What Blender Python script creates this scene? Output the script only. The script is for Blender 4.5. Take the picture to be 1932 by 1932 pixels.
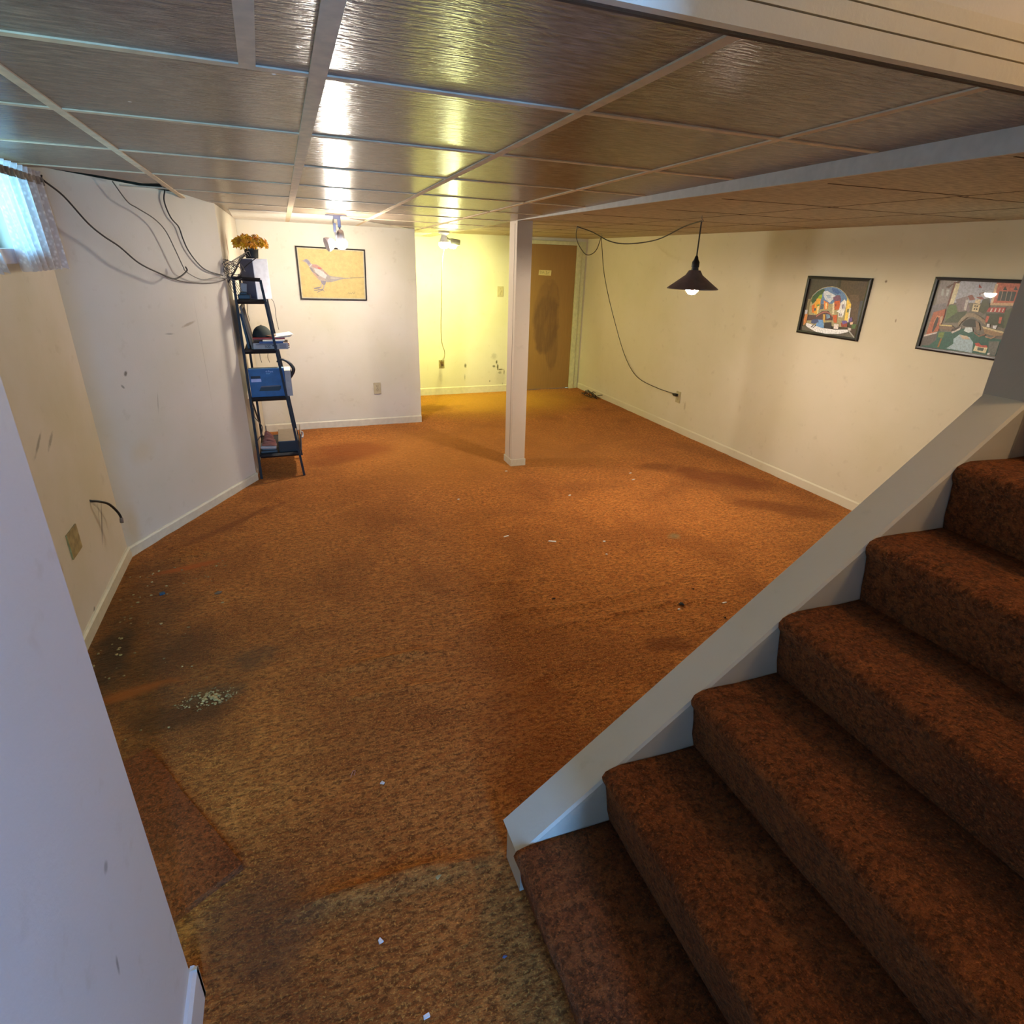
import bpy, bmesh, math, random
from mathutils import Vector, Matrix, Euler, noise

for o in list(bpy.data.objects):
    bpy.data.objects.remove(o, do_unlink=True)
SC = bpy.context.scene
COL = SC.collection
PI = math.pi

# ------------------------------------------------------------------ camera
FPX, YAW, PITCH, ROLL = 1103.107, 0.363862, -0.407212, 0.0282627
CZ = 1.6024                       # eye height above the carpet
_f = Vector((math.sin(YAW)*math.cos(PITCH), math.cos(YAW)*math.cos(PITCH), math.sin(PITCH)))
_r = Vector((math.cos(YAW), -math.sin(YAW), 0))
_u = _r.cross(_f)
CR = _r*math.cos(ROLL) + _u*math.sin(ROLL)
CU = -_r*math.sin(ROLL) + _u*math.cos(ROLL)
CF = _f
CAMP = Vector((0, 0, CZ))
cd = bpy.data.cameras.new('camera'); cam = bpy.data.objects.new('camera', cd); COL.objects.link(cam)
M = Matrix((CR, CU, -CF)).transposed().to_4x4(); M.translation = CAMP
cam.matrix_world = M
cd.sensor_fit = 'HORIZONTAL'; cd.sensor_width = 36.0; cd.lens = FPX/1932*36; cd.clip_start = 0.02; cd.clip_end = 60
SC.camera = cam

# ------------------------------------------------------------------ world, exposure
w = bpy.data.worlds.new('sky'); SC.world = w; w.use_nodes = True
bg = w.node_tree.nodes['Background']; bg.inputs[0].default_value = (0.40, 0.86, 1.0, 1); bg.inputs[1].default_value = 4.5
SC.view_settings.view_transform = 'Standard'; SC.view_settings.look = 'None'
SC.view_settings.exposure = 0.55; SC.view_settings.gamma = 1.0; SC.view_settings.use_curve_mapping = False

def add_light(name, kind, loc, power, color, radius=0.04, aim=None, size=None, angle=None, blend=0.5):
    l = bpy.data.lights.new(name, kind); l.energy = power; l.color = color
    if kind in ('POINT', 'SPOT'): l.shadow_soft_size = radius
    if kind == 'AREA':
        l.shape = 'RECTANGLE'; l.size, l.size_y = size
    if kind == 'SPOT':
        l.spot_size = angle; l.spot_blend = blend
    o = bpy.data.objects.new(name, l); COL.objects.link(o); o.location = loc
    if aim is not None:
        d = Vector(aim)-Vector(loc)
        o.rotation_euler = d.to_track_quat('-Z', 'Y').to_euler()
    return o
# daylight through the two windows
add_light('daylight_window', 'AREA', (-1.30, 2.75, 1.78), 9, (0.16, 0.55, 1.0), aim=(0.2, 2.75, 1.45), size=(0.75, 0.34))
add_light('daylight_entry', 'AREA', (0.22, -1.66, 1.45), 90, (0.12, 0.37, 1.0), aim=(0.06, 1.0, 1.2), size=(0.14, 1.9))
# warm lamp up in the stairwell
add_light('stair_lamp_light', 'POINT', (2.1, 0.30, 2.76), 17, (1.0, 0.74, 0.46), radius=0.08)

# ------------------------------------------------------------------ survey helpers (metres)
def ray(x, y):
    return CF + CR*((x-966)/FPX) - CU*((y-966)/FPX)
def on_z(x, y, z=0.0):
    d = ray(x, y); return CAMP + d*((z-CZ)/d.z)
def on_x(x, y, X):
    d = ray(x, y); return CAMP + d*(X/d.x)
def on_y(x, y, Y):
    d = ray(x, y); return CAMP + d*(Y/d.y)
CA, CB, CH = -0.011784, -0.016105, 0.3532
def cz(x, y):                     # the sagging tile ceiling
    return CZ + CH + CA*x + CB*y
def on_c(x, y):
    d = ray(x, y); return CAMP + d*(CH/(d.z-CA*d.x-CB*d.y))
RZ = 1.866                        # lower ceiling right of the step
DA, DB = Vector((-.979, 3.5, 0)), Vector((-.341, 4.627, 0))
DN = Vector(((DB-DA).y, -(DB-DA).x, 0)).normalized()
def on_d(x, y, off=0.0):          # angled wall plane
    d = ray(x, y); return CAMP + d*((DN.dot(DA)+off)/(DN.x*d.x+DN.y*d.y))

# ------------------------------------------------------------------ materials
def srgb(r, g, b):
    f = lambda c: (c/12.92 if c <= .04045 else ((c+.055)/1.055)**2.4)
    return (f(r/255), f(g/255), f(b/255), 1)
class NT:
    def __init__(s, name):
        s.m = bpy.data.materials.new(name); s.m.use_nodes = True; s.t = s.m.node_tree
        s.b = s.t.nodes['Principled BSDF']; s.pos = None
    def n(s, k, **kw):
        n = s.t.nodes.new(k)
        for a, v in kw.items(): setattr(n, a, v)
        return n
    def l(s, a, b): s.t.links.new(a, b)
    def P(s):
        if s.pos is None:
            s.pos = s.n('ShaderNodeNewGeometry').outputs['Position']
        return s.pos
    def obj(s):
        return s.n('ShaderNodeTexCoord').outputs['Object']
    def noise(s, scale, detail=3, vec=None, stretch=None, rough=.55, dist=0.0):
        v = vec or s.P()
        if stretch:
            m = s.n('ShaderNodeMapping'); m.inputs['Scale'].default_value = stretch; s.l(v, m.inputs[0]); v = m.outputs[0]
        x = s.n('ShaderNodeTexNoise'); x.inputs['Scale'].default_value = scale; x.inputs['Detail'].default_value = detail
        x.inputs['Roughness'].default_value = rough; x.inputs['Distortion'].default_value = dist
        s.l(v, x.inputs['Vector']); return x.outputs['Fac']
    def ramp(s, f, lo, hi, a=0.0, b=1.0):
        r = s.n('ShaderNodeMapRange'); r.clamp = True
        for i, v in enumerate((lo, hi, a, b)): r.inputs[i+1].default_value = v
        s.l(f, r.inputs[0]); return r.outputs[0]
    def math(s, op, a, b=None):
        m = s.n('ShaderNodeMath', operation=op)
        for i, v in enumerate((a, b)):
            if v is None: continue
            if isinstance(v, (int, float)): m.inputs[i].default_value = v
            else: s.l(v, m.inputs[i])
        return m.outputs[0]
    def mix(s, f, a, b):
        m = s.n('ShaderNodeMix', data_type='RGBA')
        for i, v in ((0, f), (6, a), (7, b)):
            if isinstance(v, (int, float)): m.inputs[i].default_value = v
            elif isinstance(v, (tuple, list)): m.inputs[i].default_value = v
            else: s.l(v, m.inputs[i])
        return m.outputs[2]
    def bump(s, h, strength=.3, dist=.01, prev=None):
        b = s.n('ShaderNodeBump'); b.inputs['Strength'].default_value = strength; b.inputs['Distance'].default_value = dist
        s.l(h, b.inputs['Height'])
        if prev: s.l(prev, b.inputs['Normal'])
        return b.outputs[0]
    def blob(s, c, rx, ry, rz, rot=(0, 0, 0), edge=.55, wob=.5, wscale=9):
        m = s.n('ShaderNodeMapping', vector_type='TEXTURE')
        m.inputs['Location'].default_value = c; m.inputs['Rotation'].default_value = rot; m.inputs['Scale'].default_value = (rx, ry, rz)
        s.l(s.P(), m.inputs[0])
        ln = s.n('ShaderNodeVectorMath', operation='LENGTH'); s.l(m.outputs[0], ln.inputs[0])
        d = ln.outputs['Value']
        if wob:
            d = s.math('ADD', d, s.math('MULTIPLY', s.math('SUBTRACT', s.noise(wscale, 4), .5), wob*2))
        return s.ramp(d, 1.0, edge, 0, 1)
    def set(s, **kw):
        for k, v in kw.items():
            i = s.b.inputs[k.replace('_', ' ')]
            if isinstance(v, (int, float, tuple)): i.default_value = v
            else: s.l(v, i)
        return s.m

def plain(name, rgb, rough=.5, metal=0.0, var=.08, bump=0.0, bscale=200):
    t = NT(name); c = srgb(*rgb)
    f = t.noise(25, 3, t.obj()); d = tuple(x*(1-var*2.2) for x in c[:3])+(1,)
    t.set(Base_Color=t.mix(t.ramp(f, .3, .7), c, d), Roughness=rough, Metallic=metal)
    if bump: t.set(Normal=t.bump(t.noise(bscale, 2, t.obj()), bump, .002))
    return t.m

def wall_mat(name, rgb, marks=(), var=.05, rough=.62):
    t = NT(name); c = srgb(*rgb); c2 = tuple(x*(1-var*2) for x in c[:2])+(c[2]*(1-var*4), 1)
    base = t.mix(t.ramp(t.noise(1.7, 4), .35, .7), c, c2)
    base = t.mix(t.math('MULTIPLY', t.ramp(t.noise(14, 5), .62, .8), .25), base, srgb(150, 132, 96))
    for (cc, rr, rot, col, amt, wob, ws) in marks:
        b = t.blob(cc, *rr, rot=rot, edge=.4, wob=wob, wscale=ws)
        base = t.mix(t.math('MULTIPLY', b, amt), base, srgb(*col))
    t.set(Base_Color=base, Roughness=rough, Normal=t.bump(t.noise(90, 4), .12, .004))
    return t.m

SCUFF = (70, 62, 48)
def mk(p, a, b, rot=(0, 0, 0), col=SCUFF, amt=.7, wob=.5, ws=40):
    return (tuple(p), (a, b, .05) if False else (a, .06, b), rot, col, amt, wob, ws)
def mkx(p, a, b, tilt=0.0, col=SCUFF, amt=.7, wob=.5, ws=40):     # mark on a wall facing X: a along Y, b along Z
    return (tuple(p), (.06, a, b), (tilt, 0, 0), col, amt, wob, ws)
def mkd(p, a, b, tilt=0.0, col=SCUFF, amt=.6, wob=.5, ws=40):     # on angled wall
    ang = math.atan2((DB-DA).y, (DB-DA).x)
    return (tuple(p), (a, .05, b), (0, tilt, ang), col, amt, wob, ws)

WALL = (208, 198, 181)
far_marks = []
for (x, y, a, b, am) in ((878, 690, .02, .035, .8), (877, 712, .008, .05, .5), (932, 672, .05, .05, .25), (937, 683, .015, .03, .9),
                         (939, 692, .015, .05, .95), (932, 691, .025, .02, .85), (944, 697, .05, .012, .85), (951, 702, .008, .05, .8),
                         (943, 703, .03, .02, .5), (948, 727, .008, .06, .6), (946, 735, .012, .03, .8), (924, 719, .012, .015, .6), (945, 712, .09, .14, .16), (832, 712, .03, .09, .2)):
    far_marks.append(mk(on_y(x, y, 7.29), a, b, col=(66, 62, 26), amt=am, ws=55))
m_wall = wall_mat('painted_plaster', WALL)
m_wall_far = wall_mat('recess_plaster', WALL, far_marks)
left_marks = [mkx(on_x(72, 838, -.98), .09, .012, .5, amt=.55), mkx(on_x(95, 832, -.98), .07, .014, .5, amt=.5, ws=70),
              mkx(on_x(115, 1075, -.98), .03, .03, 0, (150, 120, 90), .4), mkx(on_x(192, 985, -.98), .012, .14, -.7, (96, 84, 72), .75, .25, 20),
              mkx(on_x(186, 970, -.98), .006, .09, -.5, (96, 84, 72), .5, .25, 20), mkx(on_x(195, 1130, -.98), .02, .02, .4), mkx(on_x(178, 1150, -.98), .02, .012, .4)]
m_wall_left = wall_mat('window_wall_plaster', (206, 195, 181), left_marks, .07)
d_marks = [mkd(on_d(237, 705), .015, .02, .5, amt=.8), mkd(on_d(232, 730), .02, .008, .8, amt=.6), mkd(on_d(298, 760), .004, .07, .25, amt=.45, wob=.2),
           mkd(on_d(320, 630), .05, .006, .1, amt=.45), mkd(on_d(355, 612), .08, .01, -.2, (140, 118, 88), .6), mkd(on_d(250, 990), .07, .16, 0, (186, 160, 110), .45, .5, 6),
           mkd(on_d(270, 850), .12, .1, 0, (190, 168, 124), .35, .5, 5), mkd(on_d(384, 670), .004, .4, 0, (150, 140, 120), .4, .2, 8)]
m_wall_diag = wall_mat('angled_wall_plaster', (202, 192, 178), d_marks, .04)
m_wall_near = wall_mat('entry_wall_paint', (204, 202, 200), [mkx(on_x(200, 1637, -.37), .012, .012, 0, amt=.5), mkx(on_x(222, 1820, -.37), .006, .02, -.2, amt=.6)], .02, .5)
m_trim = plain('trim_paint', (206, 196, 172), .45, var=.06, bump=.1, bscale=60)
m_trim_white = wall_mat('sill_cap_paint', (202, 192, 170), [(tuple(on_z(963, 1590, .26)), (.05, .05, .05), (0, 0, 0), (90, 90, 90), .5, .9, 60)], .05, .5)
m_board = wall_mat('header_board_paint', (205, 192, 165), (), .05, .5)

# tile ceiling
TILE_MARKS = ((937, 247, .022, .010, (30, 24, 20)), (951, 295, .010, .008, (40, 32, 26)), (711, 350, .03, .02, (60, 50, 40)), (1000, 236, .02, .01, (70, 56, 44)), (517, 140, .005, .006, (220, 226, 240)), (245, 192, .005, .005, (214, 204, 190)))
def tile_mat(name, rgb, rough, bstr, streak=True):
    t = NT(name); c = srgb(*rgb)
    f1 = t.noise(60, 4, stretch=(.28, 1.6, 1)); f2 = t.noise(2.2, 3)
    dark = tuple(x*.62 for x in c[:3])+(1,); lite = tuple(min(1, x*1.28) for x in c[:3])+(1,)
    base = t.mix(t.ramp(f1, .36, .66), dark, lite)
    base = t.mix(t.math('MULTIPLY', t.ramp(f2, .4, .7), .35), base, tuple(x*.75 for x in c[:3])+(1,))
    for (px, py, a, b_, col) in TILE_MARKS if streak else ():
        q = on_c(px, py); base = t.mix(t.math('MULTIPLY', t.blob(tuple(q), a, b_, .05, (0, 0, 0), .6, .35, 60), .95), base, srgb(*col))
    n = t.bump(f1, bstr, .004)
    if streak: n = t.bump(t.noise(130, 3, stretch=(.35, 1.2, 1)), bstr*.8, .003, n)
    t.set(Base_Color=base, Roughness=rough, Normal=n); t.b.inputs['Specular IOR Level'].default_value = .22 if streak else .3
    return t.m
m_tile = tile_mat('vinyl_ceiling_tile', (142, 122, 102), .24, 1.0)
m_tile_right = tile_mat('lower_ceiling_tile', (176, 158, 128), .6, .12, False)
m_tee = plain('ceiling_tee_metal', (228, 206, 170), .8, var=.1)
m_seam = plain('tile_seam_shadow', (74, 52, 30), .9)
m_ceil_lamplit = plain('lamplit_ceiling_white', (232, 228, 218), .6)
m_dark = plain('plenum_dark_wood', (38, 32, 28), .9)

# carpet
def carpet(name, a, b, c, stairs=False):
    t = NT(name)
    A, B, C = srgb(*a), srgb(*b), srgb(*c)
    fine = t.noise(150, 4, rough=.7); mid = t.noise(28, 4, stretch=(.5, 1.3, 1)); big = t.noise(1.6, 5, dist=.6); tuft = t.noise(70, 5, stretch=(.6, 1.2, 1) if not stairs else (1, 1, 1), rough=.65)
    base = t.mix(t.ramp(mid, .38, .62), A, B)
    base = t.mix(t.math('MULTIPLY', t.ramp(big, .46, .62), .7), base, C)
    base = t.mix(t.math('MULTIPLY', t.ramp(tuft, .40, .56, 1, 0), .85), base, tuple(x*.30 for x in A[:3])+(1,))  # dark flecks paint the small shadows between pile tufts
    base = t.mix(t.math('MULTIPLY', t.ramp(fine, .52, .66), .6), base, tuple(min(1, x*2.0) for x in B[:3])+(1,))
    if not stairs:
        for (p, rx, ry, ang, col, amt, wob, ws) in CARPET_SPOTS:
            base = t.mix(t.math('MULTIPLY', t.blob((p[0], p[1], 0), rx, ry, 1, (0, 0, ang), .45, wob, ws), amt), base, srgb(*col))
    n = t.bump(mid, .9, .03); n = t.bump(tuft, 1.0, .018, n); n = t.bump(fine, .9, .006, n)
    t.set(Base_Color=base, Roughness=1.0, Normal=n)
    t.b.inputs['Sheen Weight'].default_value = .25; t.b.inputs['Sheen Tint'].default_value = (1, .6, .3, 1); t.b.inputs['Specular IOR Level'].default_value = .05
    return t.m
def S(x, y): return on_z(x, y, 0)[:2]
DIRT = (58, 38, 24)
CARPET_SPOTS = [
 ((2.3, 6.7), 1.5, .9, .0, (206, 150, 40), .7, .3, 2), ((1.6, 5.0), 1.6, 1.1, .0, (190, 122, 48), .5, .4, 1.5),  # golden blobs: yellow lamp light painted into the recess and far carpet
 ((-.80, 2.75), .30, .9, .15, DIRT, .62, .5, 5), ((-.55, 2.2), .35, .5, .2, DIRT, .42, .6, 5), ((-.86, 2.5), .1, .35, 0, (40, 32, 28), .8, .6, 12),
 ((-.25, 1.12), .18, .2, .4, (80, 66, 52), .45, .5, 7), ((-.22, .8), .2, .25, 0, (80, 50, 32), .35, .5, 6),
 (S(335, 1350), .25, .1, 0, (60, 30, 14), .6, .5, 6), (S(260, 1305), .19, .045, .18, (176, 92, 34), .9, .12, 6), (S(358, 1070), .21, .04, .2, (190, 92, 34), .9, .15, 6),
 (S(1350, 900), .55, .22, -.75, (120, 52, 10), .75, .6, 4), (S(1480, 960), .5, .16, -.8, (118, 54, 12), .7, .6, 4), (S(1240, 880), .2, .12, 0, (110, 50, 10), .6, .6, 6),
 (S(660, 850), .5, .3, 0, (140, 62, 16), .6, .6, 3), (S(620, 870), .3, .15, .3, (120, 52, 12), .5, .6, 5), (S(820, 770), .35, .22, 0, (130, 78, 14), .6, .6, 5),
 (S(450, 985), .6, .05, .75, (110, 50, 20), .5, .5, 6), (S(480, 1240), .12, .1, 0, (90, 66, 44), .6, .7, 12), (S(400, 1310), .14, .07, 0, (96, 74, 48), .6, .7, 14),
 (S(1272, 1012), .05, .05, 0, (140, 130, 90), .6, .6, 20), (S(1265, 1215), .15, .08, -.3, (96, 40, 12), .6, .6, 8), (S(1000, 1400), .25, .5, -.2, (128, 54, 14), .35, .5, 5)]
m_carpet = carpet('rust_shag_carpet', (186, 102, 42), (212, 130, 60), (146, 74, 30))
m_carpet_dark = carpet('remnant_carpet', (136, 62, 26), (156, 78, 34), (112, 48, 20), True)
m_carpet_stair = carpet('shaded_stair_carpet', (124, 60, 26), (150, 80, 36), (100, 44, 20), True)  # floor carpet darkened to paint the dim light on the stairs

m_black = plain('black_metal', (17, 16, 20), .6)
m_blackp = plain('black_plastic', (24, 23, 22), .45)
m_cord = plain('dark_cord', (44, 36, 30), .5)
m_cord_grey = plain('grey_cable', (104, 94, 84), .5)
m_cord_pale = plain('pale_cable', (176, 168, 158), .5)
m_plate = plain('almond_plastic', (186, 170, 132), .4)
m_plate_dirty = plain('yellowed_plastic', (176, 158, 108), .45, var=.25)
m_plate_dark = plain('outlet_slots', (96, 74, 44), .6)
m_doorwood = None
m_glassy = NT('bulb_glass').set(Base_Color=(1, 1, 1, 1), Roughness=.2)
def emit(name, col, st):
    t = NT(name); t.set(Base_Color=(.9, .9, .9, 1), Emission_Color=col+(1,), Emission_Strength=float(st)); return t.m
m_bulb = emit('lit_bulb', (1.0, .86, .70), 1200)
m_bulb_spot = emit('lit_spot_bulb', (1.0, .93, .82), 420)
m_bulb_green = emit('lit_yellow_bulb', (.95, 1.0, .62), 22)
m_shade = plain('grey_shade_metal', (120, 110, 112), .4, .3)
m_steel = plain('brushed_steel', (150, 146, 150), .35, .8)
m_white = plain('white_plastic', (226, 226, 232), .4)
m_paper = plain('white_paper', (238, 230, 214), .7)
m_card = plain('grey_cardboard', (172, 164, 158), .7)
m_blue = plain('blue_printed_card', (38, 84, 134), .45, var=.12)
m_bluelt = plain('pale_blue_print', (150, 190, 214), .5)
m_lav = plain('lavender_label', (176, 178, 212), .5)
m_ink = plain('black_ink', (40, 38, 46), .6)
m_brownbox = plain('brown_box', (122, 104, 84), .6)
m_bronze = plain('tarnished_frame', (104, 82, 56), .5)
m_red = plain('dark_red_cover', (112, 30, 30), .5)
m_orange = plain('peach_paper', (226, 160, 120), .6)
m_cloth = plain('striped_cloth', (164, 104, 84), .8)
m_petal = plain('yellow_orange_petal', (246, 160, 14), .6, var=.25)
m_petal2 = plain('golden_petal', (250, 186, 20), .6, var=.2)
m_stem = plain('dark_green_stem', (46, 54, 34), .6)
m_navy = plain('navy_plastic', (30, 34, 92), .4)

# vertex coloured print (flat paint colours of the pictures)
def print_mat(name, rough=.35, coat=0.0, amp=.35, sc=90, gain=1.0):
    t = NT(name); a = t.n('ShaderNodeAttribute'); a.attribute_name = 'paint'
    f = t.ramp(t.noise(sc, 5, rough=.7), .3, .7, (1-amp)*gain, (1+amp)*gain)
    v = t.n('ShaderNodeVectorMath', operation='SCALE'); t.l(a.outputs['Color'], v.inputs[0]); t.l(f, v.inputs['Scale'])
    t.set(Base_Color=v.outputs[0], Roughness=rough)
    t.b.inputs['Coat Weight'].default_value = coat; t.b.inputs['Coat Roughness'].default_value = .02
    return t.m
m_print = print_mat('printed_canvas', .5, .5)
m_print_bird = print_mat('printed_paper', .6, 0, .12, 40, .66)

# ------------------------------------------------------------------ mesh helpers
def link(name, me, mat=None, parent=None):
    o = bpy.data.objects.new(name, me); COL.objects.link(o)
    if mat and not me.materials: me.materials.append(mat)
    if parent:
        o.parent = parent; o.matrix_parent_inverse = parent.matrix_world.inverted()
    return o
class MB:
    def __init__(s): s.bm = bmesh.new()
    def box(s, a, b, bev=0.0, rot=None, piv=None):
        a, b = Vector(a), Vector(b); c = (a+b)/2; d = b-a
        r = bmesh.ops.create_cube(s.bm, size=1); vs = r['verts']
        for v in vs: v.co = Vector((v.co.x*d.x, v.co.y*d.y, v.co.z*d.z))+c
        if bev:
            es = list({e for v in vs for e in v.link_edges})
            rr = bmesh.ops.bevel(s.bm, geom=es, offset=bev, segments=2, affect='EDGES', profile=.7)
            vs = list({v for f in rr['faces'] for v in f.verts} | {v for v in vs if v.is_valid})
        if rot is not None:
            p = Vector(piv) if piv is not None else c
            bmesh.ops.rotate(s.bm, cent=p, matrix=rot, verts=vs)
        return s
    def tube(s, pts, r, seg=8, smooth=True, caps=True, n=6):
        pts = [Vector(p) for p in pts]
        if smooth and len(pts) > 2:
            q = []; P = [pts[0]*2-pts[1]]+pts+[pts[-1]*2-pts[-2]]
            for i in range(1, len(P)-2):
                for k in range(n):
                    t = k/n; a, b, c, d = P[i-1], P[i], P[i+1], P[i+2]
                    q.append(.5*((2*b)+(c-a)*t+(2*a-5*b+4*c-d)*t*t+(3*b-a-3*c+d)*t**3))
            q.append(pts[-1]); pts = q
        rs = r if isinstance(r, (list, tuple)) else None
        up = Vector((0, 0, 1)); rings = []
        prev = None
        for i, p in enumerate(pts):
            d = (pts[min(i+1, len(pts)-1)]-pts[max(i-1, 0)])
            d = d.normalized() if d.length > 1e-9 else Vector((0, 0, 1))
            if prev is None: x = d.orthogonal().normalized()
            else:
                x = prev-d*prev.dot(d); x = x.normalized() if x.length > 1e-6 else d.orthogonal().normalized()
            prev = x; y = d.cross(x)
            if rs:
                f = i/(len(pts)-1)*(len(rs)-1); k = min(int(f), len(rs)-2); rr = rs[k]*(1-(f-k))+rs[k+1]*(f-k)
            else: rr = r
            rings.append([s.bm.verts.new(p+x*math.cos(2*PI*j/seg)*rr+y*math.sin(2*PI*j/seg)*rr) for j in range(seg)])
        for a, b in zip(rings, rings[1:]):
            for j in range(seg): s.bm.faces.new((a[j], a[(j+1) % seg], b[(j+1) % seg], b[j]))
        if caps:
            s.bm.faces.new(rings[0][::-1]); s.bm.faces.new(rings[-1])
        return s
    def lathe(s, prof, c=(0, 0, 0), seg=32, axis=None):
        c = Vector(c); q = Vector((0, 0, 1)).rotation_difference(Vector(axis)) if axis else None
        rings = []
        for (r, z) in prof:
            ring = []
            for j in range(seg):
                v = Vector((r*math.cos(2*PI*j/seg), r*math.sin(2*PI*j/seg), z))
                if q: v = q @ v
                ring.append(s.bm.verts.new(c+v))
            rings.append(ring)
        for a, b in zip(rings, rings[1:]):
            for j in range(seg): s.bm.faces.new((a[j], a[(j+1) % seg], b[(j+1) % seg], b[j]))
        for rg, r in ((rings[0], prof[0][0]), (rings[-1], prof[-1][0])):
            if r > 1e-5:
                try: s.bm.faces.new(rg)
                except Exception: pass
        return s
    def poly(s, pts, thick=0.0, nrm=None):
        vs = [s.bm.verts.new(Vector(p)) for p in pts]
        f = s.bm.faces.new(vs)
        if thick:
            f.normal_update(); n = Vector(nrm) if nrm is not None else f.normal.copy()
            r = bmesh.ops.extrude_face_region(s.bm, geom=[f])
            for v in [g for g in r['geom'] if isinstance(g, bmesh.types.BMVert)]: v.co += n*thick
        return s
    def build(s, name, mat, parent=None, shade=None, weld=True):
        if weld: bmesh.ops.remove_doubles(s.bm, verts=s.bm.verts, dist=1e-6)
        bmesh.ops.recalc_face_normals(s.bm, faces=s.bm.faces)
        me = bpy.data.meshes.new(name); s.bm.to_mesh(me); s.bm.free()
        if shade:
            for p in me.polygons: p.use_smooth = True
            try: me.set_sharp_from_angle(angle=math.radians(40))
            except Exception: pass
        return link(name, me, mat, parent)
def tag(o, label, cat, group=None, kind=None):
    o['label'] = label; o['category'] = cat
    if group: o['group'] = group
    if kind: o['kind'] = kind
    return o
def struct(o, label=None):
    o['kind'] = 'structure'
    if label: o['label'] = label
    return o
def empty(name, loc):
    o = bpy.data.objects.new(name, None); COL.objects.link(o); o.location = loc; o.empty_display_size = .05
    bpy.context.view_layer.update(); return o

# ------------------------------------------------------------------ floor: carpet sheet with wrinkles
RIDGES = [([(560, 1712), (680, 1690), (800, 1650), (920, 1622)], .028, .035), ([(600, 1275), (700, 1252), (780, 1235), (850, 1228)], .014, .03),
          ([(1000, 1190), (1120, 1172), (1240, 1140), (1380, 1128)], .012, .03), ([(640, 1320), (760, 1300), (860, 1285)], .008, .03),
          ([(300, 1060), (360, 1052), (420, 1040)], .018, .03), ([(255, 1310), (330, 1290)], .014, .03),
          ([(545, 920), (500, 960), (440, 1010)], .014, .03), ([(860, 1330), (980, 1300), (1100, 1240)], .008, .05), ([(700, 1130), (900, 1105), (1040, 1090)], .007, .04),
          ([(900, 1175), (1000, 1150), (1130, 1135), (1300, 1090)], .008, .035), ([(310, 1030), (350, 1040), (420, 1020)], .015, .025)]
def seg_d(px, py, a, b):
    vx, vy = b[0]-a[0], b[1]-a[1]; L = vx*vx+vy*vy
    t = max(0, min(1, ((px-a[0])*vx+(py-a[1])*vy)/L)); return math.hypot(px-a[0]-t*vx, py-a[1]-t*vy), t
rid = [([S(*p) for p in pl], h, wd) for pl, h, wd in RIDGES]
def fz(x, y):
    z = .004*noise.noise(Vector((x*2.2, y*2.2, 0)))+.003*noise.noise(Vector((x*6, y*9, 3)))
    for pl, h, wd in rid:
        if min(p[0] for p in pl)-.15 > x or max(p[0] for p in pl)+.15 < x or min(p[1] for p in pl)-.15 > y or max(p[1] for p in pl)+.15 < y: continue
        best, tt = 9, 0
        for i, (a, b) in enumerate(zip(pl, pl[1:])):
            d, t = seg_d(x, y, a, b)
            if d < best: best, tt = d, (i+t)/(len(pl)-1)
        env = max(0, math.sin(PI*min(1, max(0, tt*.92+.04))))**.5
        z += 1.4*h*env*math.exp(-(best/(wd*.6))**2)
    return z
def grid_sheet(name, x0, x1, y0, y1, st, mat, f):
    nx, ny = int((x1-x0)/st)+1, int((y1-y0)/st)+1
    V = [(x0+(x1-x0)*i/(nx-1), y0+(y1-y0)*j/(ny-1)) for j in range(ny) for i in range(nx)]
    V = [(x, y, f(x, y)) for x, y in V]
    F = [(j*nx+i, j*nx+i+1, (j+1)*nx+i+1, (j+1)*nx+i) for j in range(ny-1) for i in range(nx-1)]
    me = bpy.data.meshes.new(name); me.from_pydata(V, [], F); me.polygons.foreach_set('use_smooth', [True]*len(F))
    return link(name, me, mat)
struct(grid_sheet('floor', -1.0, 3.72, -1.52, 7.31, .022, m_carpet, fz), 'rust orange shag carpet, wrinkled and stained')

# ------------------------------------------------------------------ walls
XW, XR, XC, YB, YF = -.980, 3.70, 1.655, 6.02, 7.29
YH, YS, YP = .905, .98, 1.10       # stairwell header, stair side face, far face of the pony wall
TOP = 2.95
def wall_poly(name, pts, thick, nrm, mat, label=None):
    return struct(MB().poly(pts, thick, nrm).build(name, mat), label)
def wpanel(name, a, b, z0, z1a, z1b, thick, nrm, mat, label=None):
    return wall_poly(name, [(a[0], a[1], z0), (b[0], b[1], z0), (b[0], b[1], z1b), (a[0], a[1], z1a)], thick, nrm, mat, label)
e = .03
# window wall in four strips round the opening
WY0, WY1, WZ0, WZ1 = 2.25, 3.22, 1.59, 1.885
b = MB()
for (y0, y1, z0, z1) in ((.5, WY0, -.03, 2.0), (WY1, 3.52, -.03, cz(XW, 3.5)+.02), (WY0, WY1, -.03, WZ0), (WY0, WY1, WZ1, cz(XW, 2.8)+.03)):
    b.box((XW-.14, y0, z0), (XW, y1, z1))
struct(b.build('wall_left', m_wall_left, weld=False), 'off white plaster wall below the curtained window')
wpanel('wall_angled', DA-(DB-DA)*.02, DB, -.03, cz(*DA[:2])+.02, cz(*DB[:2])+.02, .08, (-DN.x, -DN.y, 0), m_wall_diag, 'pale angled wall with loose cables')
wpanel('wall_alcove', (DB.x, DB.y), (-.30, YB), -.03, cz(-.34, 4.6)+.02, cz(-.3, YB)+.02, .08, (-1, .03, 0), wall_mat('alcove_wall_plaster', WALL, [mkx(on_x(428, 462, -.33), .05, .10, .1, (150, 116, 78), .85, .5, 14), mkx(on_x(432, 500, -.33), .04, .09, .1, (140, 104, 70), .8, .5, 14)], .05), 'wall the shelf leans on')
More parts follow.
